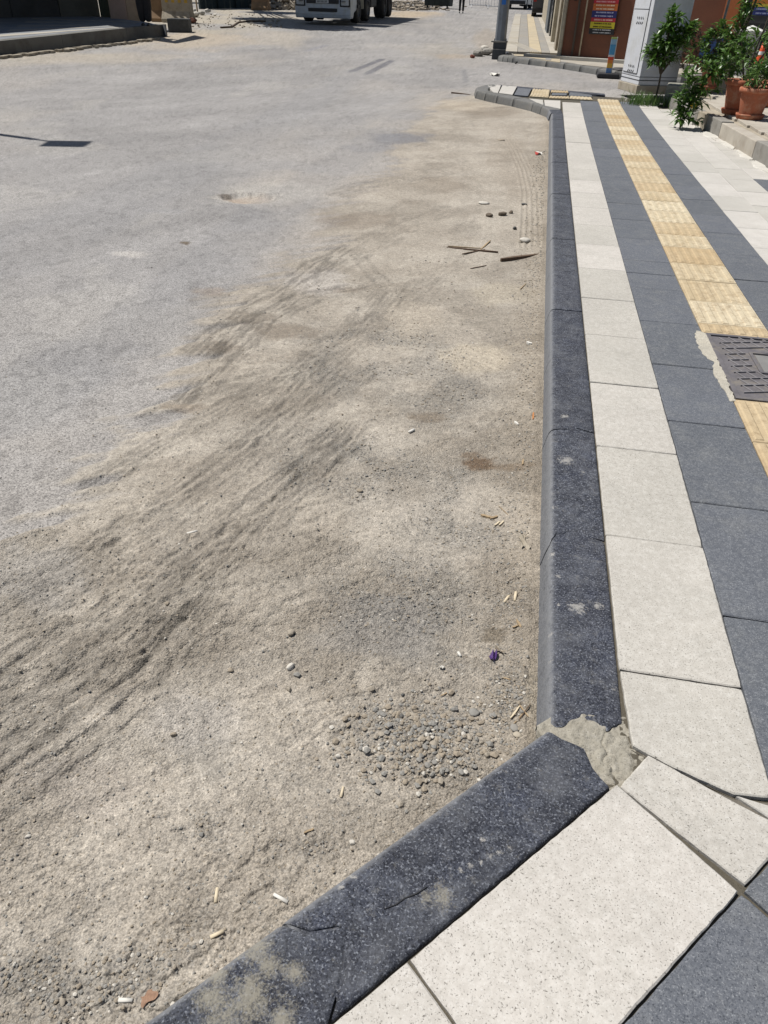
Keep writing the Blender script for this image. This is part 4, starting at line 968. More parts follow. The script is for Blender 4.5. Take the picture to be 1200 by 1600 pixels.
# ------------------------------------------------------------------ TELECOM CABINET
def rot2(v, a): return (v[0] * math.cos(a) - v[1] * math.sin(a), v[0] * math.sin(a) + v[1] * math.cos(a))
CN = Vector((1.80, 16.35)); dl = Vector((-.28, .96)).normalized(); dr = Vector((.96, .28)).normalized()
CWL, CWR, CH = .92, .74, 2.1
def cabinet():
    rz = math.atan2(dr.y, dr.x); c = CN + dl * CWL / 2 + dr * CWR / 2
    t = thing('utility_cabinet', 'tall pale grey utility cabinet with vents, standing at the end of the pavement', 'utility cabinet', (c.x, c.y, rise(c.y) + SW), rz)
    # local x = dr, local y = dl ; lit face is -x, shaded face is -y
    MB().box((0, 0, .05), (CWR + .05, CWL + .05, .14)).build('base', M_conc2, t, bevel=.01)
    MB().box((0, 0, .12 + CH / 2), (CWR, CWL, CH - .0)).build('body', M_cab, t, bevel=.012)
    MB().box((0, 0, .12 + CH + .03), (CWR + .06, CWL + .06, .06)).build('roof', M_cab, t, bevel=.01)
    fx = -CWR / 2
    def panel(y0, y1, z0, z1, nm='door'): return MB().box((fx - .006, (y0 + y1) / 2, (z0 + z1) / 2), (.012, y1 - y0, z1 - z0)).build(nm, M_cab, t, bevel=.003)
    Wd = CWL / 2
    panel(-Wd + .06 + .10, Wd - .07, 1.30, 2.14, 'upper_door'); lo = panel(-Wd + .06 + .10, Wd - .07, .30, 1.285, 'lower_door')
    seam = simple('dark_seam', (.03, .03, .032, 1)); MB().box((0, 0, .20), (CWR + .008, CWL + .008, .012)).build('seam', seam, t)
    MB().box((0, 0, .255), (CWR + .005, CWL + .005, .008)).build('seam', seam, t)
    fr = MB(); a, b = -Wd + .06 + .10, Wd - .07
    for z0 in (.296, 1.287): fr.box((fx - .003, (a + b) / 2, z0), (.012, b - a + .016, .009))
    for y_ in (a - .006, b + .006): fr.box((fx - .003, y_, 1.22), (.012, .008, 1.86))
    fr.build('door_gap', seam, t)
    for zc in (1.16, .40):
        v = MB()
        for r_ in range(2):
            for k in range(4):
                v.box((fx - .013, .17 - k * .085 - .03, zc - r_ * .075), (.008, .055, .02), rx=(.6 if r_ == 0 else -.6))
        v.build('vent', seam, t)
    MB().box((fx - .014, -.06, 2.02), (.012, .10, .10)).build('lock', seam, t)
    tri = MB()
    P = [(-.02, 1.80), (-.14, 1.80), (-.08, 1.91)]
    for i in range(3):
        y0, z0 = P[i]; y1, z1 = P[(i + 1) % 3]; L = math.hypot(y1 - y0, z1 - z0)
        tri.box((fx - .0135, (y0 + y1) / 2, (z0 + z1) / 2), (.002, L, .010), rx=math.atan2(z1 - z0, y1 - y0))
    tri.box((fx - .0135, -.08, 1.845), (.002, .01, .05)); tri.build('warning_sign', seam, t)
    stk = simple('torn_sticker', hexc(150, 148, 142), .8, .2, 30)
    MB().add([(fx - .0135, -.18, 1.92), (fx - .0135, -.26, 1.93), (fx - .0135, -.22, 1.62), (fx - .0135, -.16, 1.50), (fx - .0135, -.13, 1.72)], [(0, 1, 2, 3, 4)]).build('sticker', stk, t)
    MB().box((.0, -CWL / 2 - .004, 1.2), (CWR - .14, .008, 1.7)).build('side_panel', M_cab, t, bevel=.003)
    v = MB()
    for r_ in range(2):
        for k in range(2): v.box((-.16 + k * .3, -CWL / 2 - .009, 2.02 - r_ * .07), (.18, .006, .02))
    v.build('vent', simple('grey_slot', hexc(110, 108, 104)), t, kind='stuff')
    MB().box((-.17, -CWL / 2 - .010, 1.62), (.02, .008, .06)).build('latch', seam, t)
    return t
cabinet()

# ------------------------------------------------------------------ TERRACE, WALL, POTS
TZ = .33
ter = thing('terrace', 'low raised stone terrace with concrete edge, carrying the potted plants at the right', 'terrace')
tp = [(x, y) for x, y in px_poly([(1062, 148), (1095, 170), (1107, 176)], TZ)] 
wall_pts = [(2.20, 14.6), (2.32, 12.55), (2.40, 12.2), (2.46, 11.5), (2.55, 9.9), (2.62, 9.2), (2.75, 7.6), (2.9, 6)]
MB().extrude_poly(wall_pts + [(14, 6), (14, 19), (3.2, 19), (2.6, 15.2)], -.05, TZ - .02 + .0).build('core', M_conc2, ter)
for i in range(len(wall_pts) - 1):
    a = Vector(wall_pts[i]); b = Vector(wall_pts[i + 1]); d = (b - a).normalized(); n_ = Vector((d.y, -d.x)) if d.x * 0 + d.y < 0 else Vector((-d.y, d.x))
    n_ = Vector((-1, 0)) if True else n_
    m = MB(); h_ = TZ - .02 if i not in (3,) else TZ + .0
    q = [a + n_ * .02 + d * .006, b + n_ * .02 - d * .006, b - n_ * .14 - d * .006, a - n_ * .14 + d * .006]
    m.extrude_poly([tuple(p) for p in q], SW - .04, TZ + (.0, .012, .004, -.01, .0, .005, 0)[i])
    m.build('edge_stone', (M_conc, M_conc2, M_conc, M_marble, M_conc, M_conc2, M_conc)[i], ter, bevel=.01)
# terrace paving slabs
rn = random.Random(9); y = 6.2
while y < 15.0:
    dpt = .62; x = 2.5 + .14 + max(0, (12 - y)) * .055 + (0 if y < 14 else .25)
    while x < 7.5:
        wdt = rn.choice([.6, .8, .9]); tile(rect(x, x + wdt, y, y + dpt), M_marble if rn.random() < .8 else M_white2, ter, top=TZ + .012 - rise(y), thick=.04, gap=.004, name='paving_slab'); x += wdt
    y += dpt
# white cement splashed along the foot of the wall
for i, (x, y, r) in enumerate(((2.2, 13.6, .12), (2.26, 12.9, .12), (2.36, 11.6, .14), (2.44, 10.9, .12), (2.5, 10.1, .13), (2.52, 9.4, .12), (2.3, 12.3, .1))):
    P = [(r * (1 + .35 * rn.uniform(-1, 1)) * math.cos(a) * .55, r * 2.6 * (1 + .3 * rn.uniform(-1, 1)) * math.sin(a)) for a in np.linspace(0, 6.28, 15)[:-1]]
    slab_mesh(P, 0, .03, .012).build('mortar_patch', simple('white_cement', hexc(206, 202, 192), .9, .1, 10, .004, 60), walk, (x, y, rise(y) + SW + .012))
# cut stone block with moss beside the shrub
blk = thing('stone_block', 'grey mossy concrete block at the corner between cabinet and terrace', 'concrete block', (*A2(1052, 165, SW), rise(14.4) + SW))
MB().box((.06, .25, .14), (.42, .62, .34), rz=-.15, taper=.92).build('block', simple('mossy_concrete', hexc(150, 148, 136), .9, .2, 9, .006, 50, dirt=hexc(88, 92, 70)), blk, bevel=.03)
blk2 = tag(MB().box((0, 0, .18), (.7, .5, .4), rz=.35).build('stone_step', M_conc, None, (2.95, 16.2, rise(16.2) + .12), bevel=.015), 'pale concrete step between the terrace and the poster wall', 'step')

def pot(label, px, py, h, r, hh, group='terracotta pots on the terrace', **k):
    t = thing('potted_plant', label, 'potted plant', loc3(px, py, h), 0, group)
    MB().lathe([(0, .03), (r * .68, .03), (r * .72, .05), (r * .95, hh * .82), (r * .95, hh * .86)], 32).build('pot', M_terra, t, smooth=True)
    MB().lathe([(r * .93, hh * .84), (r * 1.08, hh * .85), (r * 1.1, hh * .9), (r * 1.1, hh * .97), (r * 1.05, hh), (r * .95, hh), (r * .92, hh * .9)], 32).build('rim', M_terra, t, smooth=True)
    MB().lathe([(0, 0), (r * .82, 0), (r * .92, .05), (r * .92, .065), (r * .85, .065), (r * .8, .03), (0, .03)], 32).build('saucer', M_terra, t, smooth=True)
    MB().lathe([(0, hh * .9), (r * .93, hh * .9)], 24).build('soil', M_bed, t)
    return t
p1 = pot('terracotta pot in front, low bushy leaves with thin tall stems', 1170, 186, TZ, .20, .37)
bush(p1, [(0, 0, .47, .17), (-.12, -.05, .43, .11), (.14, 0, .44, .12), (.05, 0, .55, .1)], 650, .085, M_leaf2, [((0, 0, .3), (0, 0, .5), (.05, 0, .62))], 4, .22)
p2 = pot('taller terracotta pot behind, with a leggy glossy shrub', 1148, 178, TZ, .215, .42)
bush(p2, [(-.05, 0, .62, .16), (.05, 0, .82, .14), (.2, .05, .95, .13), (-.15, 0, .85, .1), (.3, 0, 1.25, .12), (.1, 0, 1.15, .09), (.42, 0, 1.5, .1), (.25, 0, 1.7, .09)], 300, .12, M_leaf,
     [((0, 0, .35), (.05, 0, .8), (.12, 0, 1.3), (.22, 0, 1.9)), ((.02, 0, .4), (.2, 0, .8), (.4, 0, 1.3), (.5, 0, 1.7)), ((0, 0, .4), (-.1, 0, .7), (-.2, 0, .95))], 5, .3, stem_r=.013)
p3 = pot('small dark pot at the back left of the terrace under trailing leaves', 1106, 140, TZ, .17, .3)
bush(p3, [(0, 0, .4, .22), (-.25, 0, .45, .2), (.2, 0, .5, .2), (-.1, 0, .65, .2), (0, 0, .85, .14)], 800, .11, M_leaf, [((0, 0, .2), (0, 0, .6))], 6, .3)
t = thing('shrub', 'young shrub with a yellow flower growing from a gap in the white tiles', 'shrub', loc3(1062, 201, SW))
bush(t, [(-.06, 0, .14, .14), (.1, 0, .18, .13), (-.08, 0, .32, .12), (.12, 0, .36, .12), (.02, 0, .48, .12), (.24, 0, .50, .12), (.32, .05, .66, .12), (-.08, 0, .62, .08), (.42, .05, .82, .09), (.2, .05, .7, .09)], 900, .105, M_leaf,
     [((0, 0, 0), (-.03, 0, .25), (-.07, 0, .6)), ((0, 0, 0), (.12, 0, .35), (.35, .05, .8)), ((0, 0, 0), (.06, 0, .4), (.08, 0, .55))], 8, .32)
fl = MB()
for k in range(6):
    a = k * 1.047; fl.add([(0, 0, .01), (.028 * math.cos(a - .3), .028 * math.sin(a - .3), .015), (.045 * math.cos(a), .045 * math.sin(a), 0), (.028 * math.cos(a + .3), .028 * math.sin(a + .3), .015)], [(0, 1, 2, 3)])
f_o = fl.build('flower', simple('yellow_petals', hexc(236, 190, 40)), t, (.09, -.13, .30), fix=False); f_o.rotation_euler = (1.2, 0, 0)
t = thing('shrub', 'small leafy tree with a thin trunk in front of the utility cabinet', 'shrub', loc3(1022, 163, SW))
bush(t, [(-.12, 0, .60, .15), (-.14, 0, .78, .14), (.02, 0, .72, .17), (.16, 0, .78, .15), (-.02, 0, .95, .16), (.2, 0, .98, .12), (-.04, 0, 1.12, .12), (.03, 0, 1.24, .10), (.34, 0, 1.05, .11)], 1150, .13, M_leaf,
     [((0, 0, 0), (.01, 0, .3), (.0, 0, .6), (-.02, 0, 1.2)), ((0, 0, .45), (.15, 0, .7), (.3, 0, 1.05)), ((0, 0, .45), (-.13, 0, .75))], 12, .34, stem_r=.02)
t = thing('grass_tuft', 'tuft of long grass at the foot of the utility cabinet', 'grass', loc3(1010, 164, SW))
g = MB(); rn = random.Random(2)
for k in range(420):
    x, y = rn.gauss(.05, .2), rn.gauss(0, .1); a = rn.uniform(0, 6.28); h_ = rn.uniform(.08, .24); b = h_ * rn.uniform(.2, .7); wv_ = .004
    dx, dy = math.cos(a), math.sin(a); p0 = Vector((x, y, 0)); p1_ = p0 + Vector((dx * b * .3, dy * b * .3, h_ * .6)); p2_ = p0 + Vector((dx * b, dy * b, h_)); s_ = Vector((-dy, dx, 0)) * wv_
    g.add([p0 - s_, p0 + s_, p1_ + s_, p1_ - s_, p2_], [(0, 1, 2, 3), (3, 2, 4)])
g.build('blades', M_leaf2, t, fix=False, kind='stuff')
t = thing('hedge', 'dry brown clipped hedge behind the terrace', 'hedge', loc3(1088, 130, TZ))
bush(t, [(x * .17 - .35, .1 * (x % 2), .28 + .2 * z_, .17) for x in range(6) for z_ in range(3)], 2600, .07, M_dry, [((-.2, 0, 0), (-.2, 0, .6)), ((.1, 0, 0), (.1, 0, .6)), ((.35, 0, 0), (.35, 0, .6))], 14, .25, up=.8)
bush(t, [(.5, 0, .3, .2), (.6, 0, .5, .2), (.4, -.15, .22, .2), (.7, -.1, .35, .22), (-.3, -.05, .66, .12)], 900, .12, M_leaf, (), 15, .3)
t = thing('climbing_shrub', 'tall dark-leaved shrub climbing beside the posters', 'shrub', loc3(1135, 138, TZ))
bush(t, [(-.1, 0, .35, .2), (-.05, 0, .6, .18), (-.1, 0, .8, .16), (-.02, 0, 1.0, .16), (.0, 0, 1.25, .15), (.0, 0, 1.5, .18), (.1, 0, 1.75, .2), (.1, 0, 2.0, .25), (.3, 0, 2.2, .25), (.0, 0, 2.3, .25), (.2, 0, 2.5, .25)], 1300, .13, M_leaf,
     [((0, 0, 0), (.05, 0, .8), (.15, 0, 1.6), (.3, 0, 2.5)), ((0, 0, 0), (-.05, 0, .6), (.1, 0, 1.3))], 17, .32, stem_r=.02)
t = thing('potted_plant', 'broad bushy green plant at the right edge behind the terracotta pots', 'potted plant', loc3(1205, 165, TZ))
bush(t, [(0, 0, .5, .25), (-.3, .2, .6, .25), (.1, .1, .8, .25), (-.2, .1, .95, .2), (-.35, .1, .35, .2)], 500, .12, M_leaf, [((0, 0, 0), (0, 0, .8)), ((-.1, 0, .1), (-.3, .1, .9))], 19, .28)
MB().lathe([(0, .0), (.2, 0), (.24, .34), (.2, .34), (0, .3)], 24).build('pot', M_terra, t, smooth=True)

# ------------------------------------------------------------------ objects behind the terrace
t = thing('concrete_pillar', 'square pale concrete pillar with a low pyramid cap behind the plants', 'pillar', loc3(1150, 128, TZ - .27))
MB().box((.1, .3, .45), (.46, .42, .95), rz=-.3).build('shaft', simple('pale_render', hexc(196, 198, 200), .85, .08, 5), t, bevel=.01)
cp = MB(); q = [rot2((x, y), -.3) for x, y in ((-.28, -.26), (.28, -.26), (.28, .26), (-.28, .26))]
cp.add([(.1 + a, .3 + b, .925) for a, b in q] + [(.1 + a, .3 + b, .955) for a, b in q] + [(.1, .3, 1.06)], [(0, 1, 5, 4), (1, 2, 6, 5), (2, 3, 7, 6), (3, 0, 4, 7), (4, 5, 8), (5, 6, 8), (6, 7, 8), (7, 4, 8), (3, 2, 1, 0)])
cp.build('cap', simple('white_cap', hexc(222, 222, 218), .8, .04, 5), t)
t = thing('traffic_cone', 'small orange and white plastic cone behind the potted plants', 'cone', loc3(1180, 118, TZ))
MB().box((0, 0, .015), (.3, .3, .03)).build('base', simple('cone_white', hexc(230, 230, 228)), t, bevel=.01)
MB().lathe([(.11, .03), (.09, .16)], 20).build('lower_band', simple('cone_white', None), t, smooth=True)
MB().lathe([(.09, .16), (.06, .36)], 20).build('middle_band', simple('cone_orange', hexc(240, 90, 40), .5), t, smooth=True)
MB().lathe([(.06, .36), (.05, .42)], 20).build('upper_band', simple('cone_white', None), t, smooth=True)
MB().lathe([(.05, .42), (.03, .56), (0, .565)], 20).build('tip', simple('cone_orange', None), t, smooth=True)

# ------------------------------------------------------------------ BROWN BUILDING across the side street
BA = Vector((.40, 23.65)); bd = Vector((1.59, -.72)).normalized(); bnrm = Vector((bd.y, -bd.x))      # front plane direction, outward normal
if bnrm.y > 0: bnrm = -bnrm
BZ = rise(23.5) + .12
bld = thing('brown_building', 'brown plastered corner building across the side street', 'building', (BA.x, BA.y, BZ), math.atan2(bd.y, bd.x))
# local x along the front, local y into the block
MB().box((4.5, 3.0, 3.0), (9.0, 5.94, 6.4)).build('wall', M_brown, bld)
MB().box((1.6, -.06, -.12), (5.2, .26, .34)).build('plinth', simple('pale_plinth', hexc(190, 186, 176), .9, .1, 3, .003, 60), bld, bevel=.01)
MB().box((-.03, .05, 3.0), (.10, .16, 6.4)).build('corner_trim', M_cream, bld, bevel=.01)
MB().tube([(.36, -.05, -.22), (.37, -.05, 6)], .028, 10).build('drain_pipe', simple('dark_pipe', hexc(84, 76, 70)), bld, smooth=True)
MB().tube([(.57, -.05, .02), (.58, -.05, 6)], .020, 10).build('conduit', M_cream, bld, smooth=True)
MB().box((.22, -.006, 1.30), (.08, .02, .05)).build('wall_hole', simple('dark_hole', (.02, .015, .012, 1)), bld)
MB().box((4.2, -.04, 3), (.34, .10, 6.2)).build('pier', M_orange, bld, bevel=.01)
MB().box((6.3, -.015, 2.4), (3.6, .05, 5)).build('shop_window', simple('dark_shop_glass', (.02, .02, .024, 1), .15, .05), bld)
# the side towards the street
a_ = math.atan2(bd.y, bd.x)
def loc_b(wx, wy): v = rot2((wx - BA.x, wy - BA.y), -a_); return v
for k, (y0, y1, out_, m_, h_, nm) in enumerate(((23.75, 26.0, .0, M_cream, 6, 'side_wall'), (26.0, 27.0, .07, M_conc2, 6, 'pilaster'), (27.0, 29.6, -.08, simple('pale_door', hexc(168, 160, 140), .7, .1, 4), 6, 'door'), (29.6, 30.4, .08, M_cream, 6, 'pilaster'),
                                         (30.4, 32.6, -.02, M_conc2, 6, 'side_wall'), (32.6, 34.4, .05, M_glass, 6, 'shop_front'), (34.4, 37.2, .10, M_shut, 6, 'shutter'), (37.2, 48, .0, M_cream, 6, 'side_wall'))):
    yc = (y0 + y1) / 2; xc = .42 - .035 * (yc - 23.65) + .6 - out_ / 2; c_ = loc_b(xc, yc)
    MB().box((c_[0], c_[1], 3.0), (1.2 + out_, y1 - y0 - .01, 6.6 + .02 * k), rz=-a_ + .035).build(nm, m_, bld)
# multi-coloured notice board: eight bands with rows of small illegible print
def board(name, label, o_loc, W, H, bands, parent_rot, strokes=True, seed=1, cat='sign'):
    t = thing(name, label, cat, o_loc, parent_rot); z = H; rn = random.Random(seed)
    MB().box((W / 2, .012, H / 2), (W + .02, .02, H + .02)).build('backing', simple('board_back', (.05, .05, .05, 1)), t)
    for i, (hh, c, tcx) in enumerate(bands):
        z -= hh
        MB().box((W / 2, -.001 - .0005 * (i % 2), z + hh / 2), (W, .006, hh - .002)).build('band', simple(name + '_band_' + 'abcdefghijklmnop'[i], hexc(*c), .6, .06, 8), t)
        if tcx and strokes:
            m = MB(); rows = 2 if hh > .09 else 1
            for r_ in range(rows):
                x = W * .12 + rn.uniform(0, .04); zc = z + hh * (r_ + .5) / rows
                while x < W * .88:
                    l = rn.uniform(.012, .02); m.box((x, -.006, zc), (l, .003, hh / rows * .38)); x += l + .006 + (.016 if rn.random() < .22 else 0)
            m.build('lettering', simple('ink_' + str(tcx), hexc(*tcx)), t, kind='stuff')
    return t
rz_b = math.atan2(bd.y, bd.x)
sp_ = BA + bd * .74 + bnrm * .03
board('notice_board', 'multi-coloured striped notice board with rows of small print on the brown wall', (sp_.x, sp_.y, BZ + .58), .66, 1.25,
      [(.12, (60, 90, 170), (220, 220, 220)), (.14, (178, 40, 52), (240, 190, 190)), (.18, (40, 92, 96), (180, 214, 214)), (.16, (196, 36, 50), (250, 190, 190)), (.15, (206, 108, 42), (250, 222, 190)), (.15, (36, 38, 110), (200, 200, 230)), (.09, (190, 34, 46), (250, 190, 180)), (.14, (212, 196, 36), (70, 60, 20)), (.12, (24, 24, 26), (220, 220, 220))], rz_b)
# ladder of posters in the shop window right of the cabinet
pp = BA + bd * 4.62 + bnrm * .08
board('poster', 'blue poster with red, orange and yellow bands in the shop window behind the plants', (pp.x, pp.y, BZ + .95), .85, 1.6,
      [(.55, (28, 70, 130), None), (.25, (40, 90, 150), None), (.12, (190, 60, 44), (240, 200, 190)), (.2, (206, 92, 44), None), (.12, (214, 130, 52), None), (.06, (222, 196, 70), None), (.16, (44, 58, 130), (180, 190, 230))], rz_b, seed=5, cat='poster')
pp = BA + bd * 5.6 + bnrm * .08
board('poster', 'second blue poster, half hidden behind the climbing shrub', (pp.x, pp.y, BZ + 1.1), .85, 1.5,
      [(1.0, (34, 90, 150), None), (.3, (60, 130, 170), None), (.2, (206, 120, 52), None)], rz_b, seed=6, cat='poster')
pp = BA + bd * 3.75 + bnrm * .3
board('poster', 'low blue and purple board between the cabinet and the dry hedge', (pp.x, pp.y, BZ + .0), .5, .62, [(.3, (30, 92, 140), None), (.12, (96, 40, 90), None), (.2, (36, 60, 120), (150, 170, 210))], rz_b, seed=8, cat='poster')
t = thing('house', 'grey rendered house wall behind the terrace at the top right', 'building', (5.2, 17.9, rise(18)), -.2)
MB().box((2.5, 1.5, 2.5), (4.6, 2.6, 5)).build('wall', simple('grey_render', hexc(140, 138, 134), .9, .1, 3, .003, 60), t)
MB().box((.6, .1, .25), (3.5, .25, .35)).build('plinth', M_conc2, t)
gp = at(1104, 130, TZ)
t = tag(MB().tube([(0, 0, 0), (.10, .02, 3.2)], .022, 10).build('metal_post', M_steel, None, (gp.x, gp.y, gp.z), smooth=True), 'thin grey metal post rising out of the dry hedge', 'post')
tag(MB().tube([(2.95, 13.6, .95), (3.3, 13.6, 1.6), (3.9, 13.7, 2.6)], .008, 6).build('cable', M_black), 'thin dark cable slanting up in front of the dark doorway', 'cable')

# display bollard on a rubber foot
t = thing('display_bollard', 'narrow striped advertising bollard on a black rubber foot before the brown wall', 'bollard', (*A2(949, 122, 0), rise(20.4)))
MB().box((0, .05, .05), (.5, .42, .09)).build('foot', M_black, t, bevel=.03)
z = .10
for k, (h_, c) in enumerate(((.10, (110, 150, 200)), (.09, (240, 190, 70)), (.07, (238, 140, 56)), (.06, (228, 80, 50)), (.04, (226, 226, 226)), (.20, (80, 160, 205)), (.10, (150, 190, 214)), (.04, (170, 190, 110)))):
    MB().box((0, 0, z + h_ / 2), (.12, .05, h_ - .001)).build('band', simple('bollard_band_' + 'abcdefgh'[k], hexc(*c), .5, .05, 8), t); z += h_
MB().box((.069, 0, .10 + .35), (.018, .06, .71)).build('edge_strip', simple('bollard_edge', hexc(206, 206, 198)), t)
t = tag(MB().lathe([(0, .03), (.2, .03), (.24, .0), (.0, 0)], 20).build('black_disc', M_black, None, (1.85, 20.9, rise(21) + .13)), 'flat black disc on the far kerb right of the striped bollard', 'rubber foot')  # flat black disc on the kerb

# ------------------------------------------------------------------ FAR PAVEMENT behind the pole
fw = structure('far_pavement')
fp = [(-1.25, 23.4), (-.85, 23.15), (.5, 22.0), (1.67, 20.5), (4.8, 17.9)]
fi = [(-1.1, 24.2), (-.7, 23.5), (.62, 22.25), (1.8, 20.75), (4.9, 18.2)]
def strip_quad(x0a, x1a, x0b, x1b, ya, yb, mat, name, top=.12, n=6, split=1):
    for s in range(split):
        t0, t1 = s / split, (s + 1) / split; V = []; Fc = []
        for i in range(n + 1):
            t_ = t0 + (t1 - t0) * (i / n) * .995; y_ = ya + (yb - ya) * t_
            a, b = x0a + (x0b - x0a) * t_, x1a + (x1b - x1a) * t_
            V += [(a, y_, rise(y_) + top), (b, y_, rise(y_) + top), (a, y_, rise(y_) - .1), (b, y_, rise(y_) - .1)]
        for i in range(n):
            o = i * 4; Fc += [(o, o + 1, o + 5, o + 4), (o, o + 4, o + 6, o + 2), (o + 1, o + 3, o + 7, o + 5)]
        Fc += [(0, 2, 3, 1), (n * 4, n * 4 + 1, n * 4 + 3, n * 4 + 2)]
        MB().add(V, Fc).build(name, mat, fw)
M_fy = simple('far_yellow_tactile', hexc(188, 174, 146), .9, .08, 3, dirt=hexc(164, 154, 138)); M_fw = simple('far_pale_tile', hexc(178, 172, 160), .9, .1, 1.2, dirt=hexc(160, 150, 132)); M_fg = simple('far_grey_tile', hexc(146, 143, 137), .9, .08, 1.5, dirt=hexc(160, 151, 136))
xs_ = [(-1.15, -.80, M_fw), (-.80, -.45, M_fg), (-.45, -.10, M_fy), (-.10, .14, M_fg), (.14, .62, M_fw)]
for a, b, m_ in xs_: strip_quad(a, b - .01, a - .9, b - .91, 25.1, 52, m_, 'paving_strip', split=8)
for a in np.linspace(-.43, -.15, 5): strip_quad(a, a + .035, a - .9, a - .865, 25.15, 29, M_fw, 'tactile_rib', top=.128, n=3)
MB().extrude_poly([(-1.2, 24.95), (.5, 24.6), (.42, 23.7), (.40, 22.1), (-.72, 23.2), (-1.15, 23.6)], 0, rise(23.5) + .105).build('paving_strip', M_fy, fw)
MB().extrude_poly([(.02, 22.6), (.16, 22.5), (.22, 24.6), (.04, 24.7)], 0, rise(23.5) + .111).build('paving_strip', M_fg, fw)
MB().extrude_poly([(.16, 22.5), (.42, 22.3), (1.7, 20.9), (5, 18.3), (5, 20.5), (2.0, 22.9), (.5, 23.7), (.22, 24.6)], 0, rise(22.5) + .112).build('paving_strip', M_fw, fw)
for i in range(len(fp) - 1):
    n_ = 3
    for k in range(n_):
        l = lambda P, q: (P[i][0] + (P[i + 1][0] - P[i][0]) * q, P[i][1] + (P[i + 1][1] - P[i][1]) * q)
        kerb_stone(l(fi, k / n_), l(fp, k / n_), l(fi, (k + 1) / n_), l(fp, (k + 1) / n_), ns=4, nlat=3, rough=.003, seed=80 + i * 3 + k, ztop=.125, parent=fw, mat=M_kerb2)
kerb_stone((-1.0, 24.2), (-1.25, 23.9), (-1.15, 27), (-1.4, 27), ns=4, nlat=3, rough=.003, parent=fw, ztop=.11)

# ------------------------------------------------------------------ STREET POLE
pb = at(779, 92, 0.0)
t = thing('street_pole', 'tall octagonal galvanised steel pole on a broken concrete footing', 'pole', (pb.x, pb.y, pb.z))
MB().tube([(0, 0, .42), (0, 0, 8)], [.155, .105], 8).build('shaft', M_steel, t)
MB().box((0, 0, .32), (.36, .36, .16)).build('base_box', simple('dark_steel', hexc(70, 72, 74), .6), t, bevel=.01)
MB().box((-.02, 0, .41), (.44, .40, .035)).build('flange', M_conc, t, bevel=.005)
MB().box((0, -.12, .10), (.36, .3, .26)).build('foot_box', simple('dark_steel', None), t, bevel=.01)
bl = MB()
for a in (-.15, .15):
    for b in (-.15, .15): bl.tube([(a, b, .40), (a, b, .48)], .018, 6)
bl.build('bolts', M_steel, t)
MB().add([rot2((.16 * math.sin(a), -.150), 0) + (1.32 + .07 * math.cos(b),) for a, b in ((-.35, math.pi), (.35, math.pi), (.35, 0), (-.35, 0))], [(0, 1, 2, 3)]).build('sticker', simple('blue_sticker', hexc(40, 120, 210), .5), t)
rn = random.Random(21)
for k, (px, py, r, m_, lb) in enumerate(((748, 88, .17, M_conc, 'round broken concrete lump left of the pole footing'), (760, 86, .2, M_conc, 'pale concrete chunk wedged at the left of the pole footing'), (757, 80, .14, M_stone_w, 'whitish chunk behind the pole footing'), (796, 92, .15, M_conc, 'concrete chunk at the right of the pole footing'), (738, 91, .07, simple('red_brick', hexc(140, 80, 62)), 'red brick fragment beside the pole footing'), (806, 100, .06, M_rock, 'small dark stone on the kerb right of the pole'))):
    stone(px, py, r, m_, lb, .7, 2, 'concrete_lump', 'rubble round the pole footing', h=.02, cat='rubble')

# ------------------------------------------------------------------ LEFT PLATFORM
PH = .32
front = [at(x, y, 0) for x, y in ((-260, 128), (0, 90), (100, 77), (200, 64), (262, 56.5))]
back = [at(x, y, PH) for x, y in ((-200, 26), (60, 24), (160, 26), (225, 34), (258, 40))]
lp = structure('platform')
def prism3(P, z0s, z1s, name, mat, parent, bevel=0):
    n = len(P); return MB().add([(p[0], p[1], z) for p, z in zip(P, z0s)] + [(p[0], p[1], z) for p, z in zip(P, z1s)], [tuple(range(n))[::-1], tuple(range(n, 2 * n))] + [(i, (i + 1) % n, n + (i + 1) % n, n + i) for i in range(n)]).build(name, mat, parent, bevel=bevel)
M_plat = simple('blue_grey_paving', hexc(120, 124, 130), .85, .1, 1.5, dirt=hexc(150, 150, 146)); M_platk = simple('platform_kerb', hexc(112, 110, 104), .9, .12, 3, .006, 30, dirt=hexc(86, 82, 74))
f2_ = [(p.x - .28, p.y) for p in front]
PP = f2_ + [(p.x, p.y) for p in back[::-1]]
prism3(PP, [-.1] * len(PP), [rise(p[1]) + PH for p in PP], 'slab', M_plat, lp)
for i in range(len(front) - 1):
    a, b = front[i], front[i + 1]; q = [(a.x, a.y + .01), (b.x, b.y), (b.x - .30, b.y), (a.x - .30, a.y + .01)]
    prism3(q, [rise(p[1]) - .1 for p in q], [rise(p[1]) + PH + .02 for p in q], 'kerb_stone', M_platk, lp, .012)
for k in range(5):                                     # bands of paving along the platform
    a0 = .12 + .17 * k; q = []
    for f_, s_ in ((a0, 0), (a0 + .07, 0), (a0 + .07, 1), (a0, 1)):
        i = 1 if s_ == 0 else 3
        p = Vector(f2_[i]).lerp(Vector((back[i].x, back[i].y)), f_); q.append((p.x, p.y))
    prism3(q, [rise(p[1]) + PH - .01 for p in q], [rise(p[1]) + PH + .006 for p in q], 'paving_band', M_fw if k in (0,) else M_fg, lp)
ee = at(282, 50, 0)
tag(MB().box((0, 0, .2), (.75, .7, .42), rz=.25).build('kerb_block', M_rock, None, (ee.x, ee.y, ee.z), bevel=.03), 'dark loose kerb block at the end of the raised platform', 'stone block')
stone(301, 37, .17, simple('red_stone', hexc(130, 84, 66)), 'reddish stone beside the striped concrete barrier', .7, 2, 'rubble', 'rubble on the far left verge', h=.05, cat='rubble')
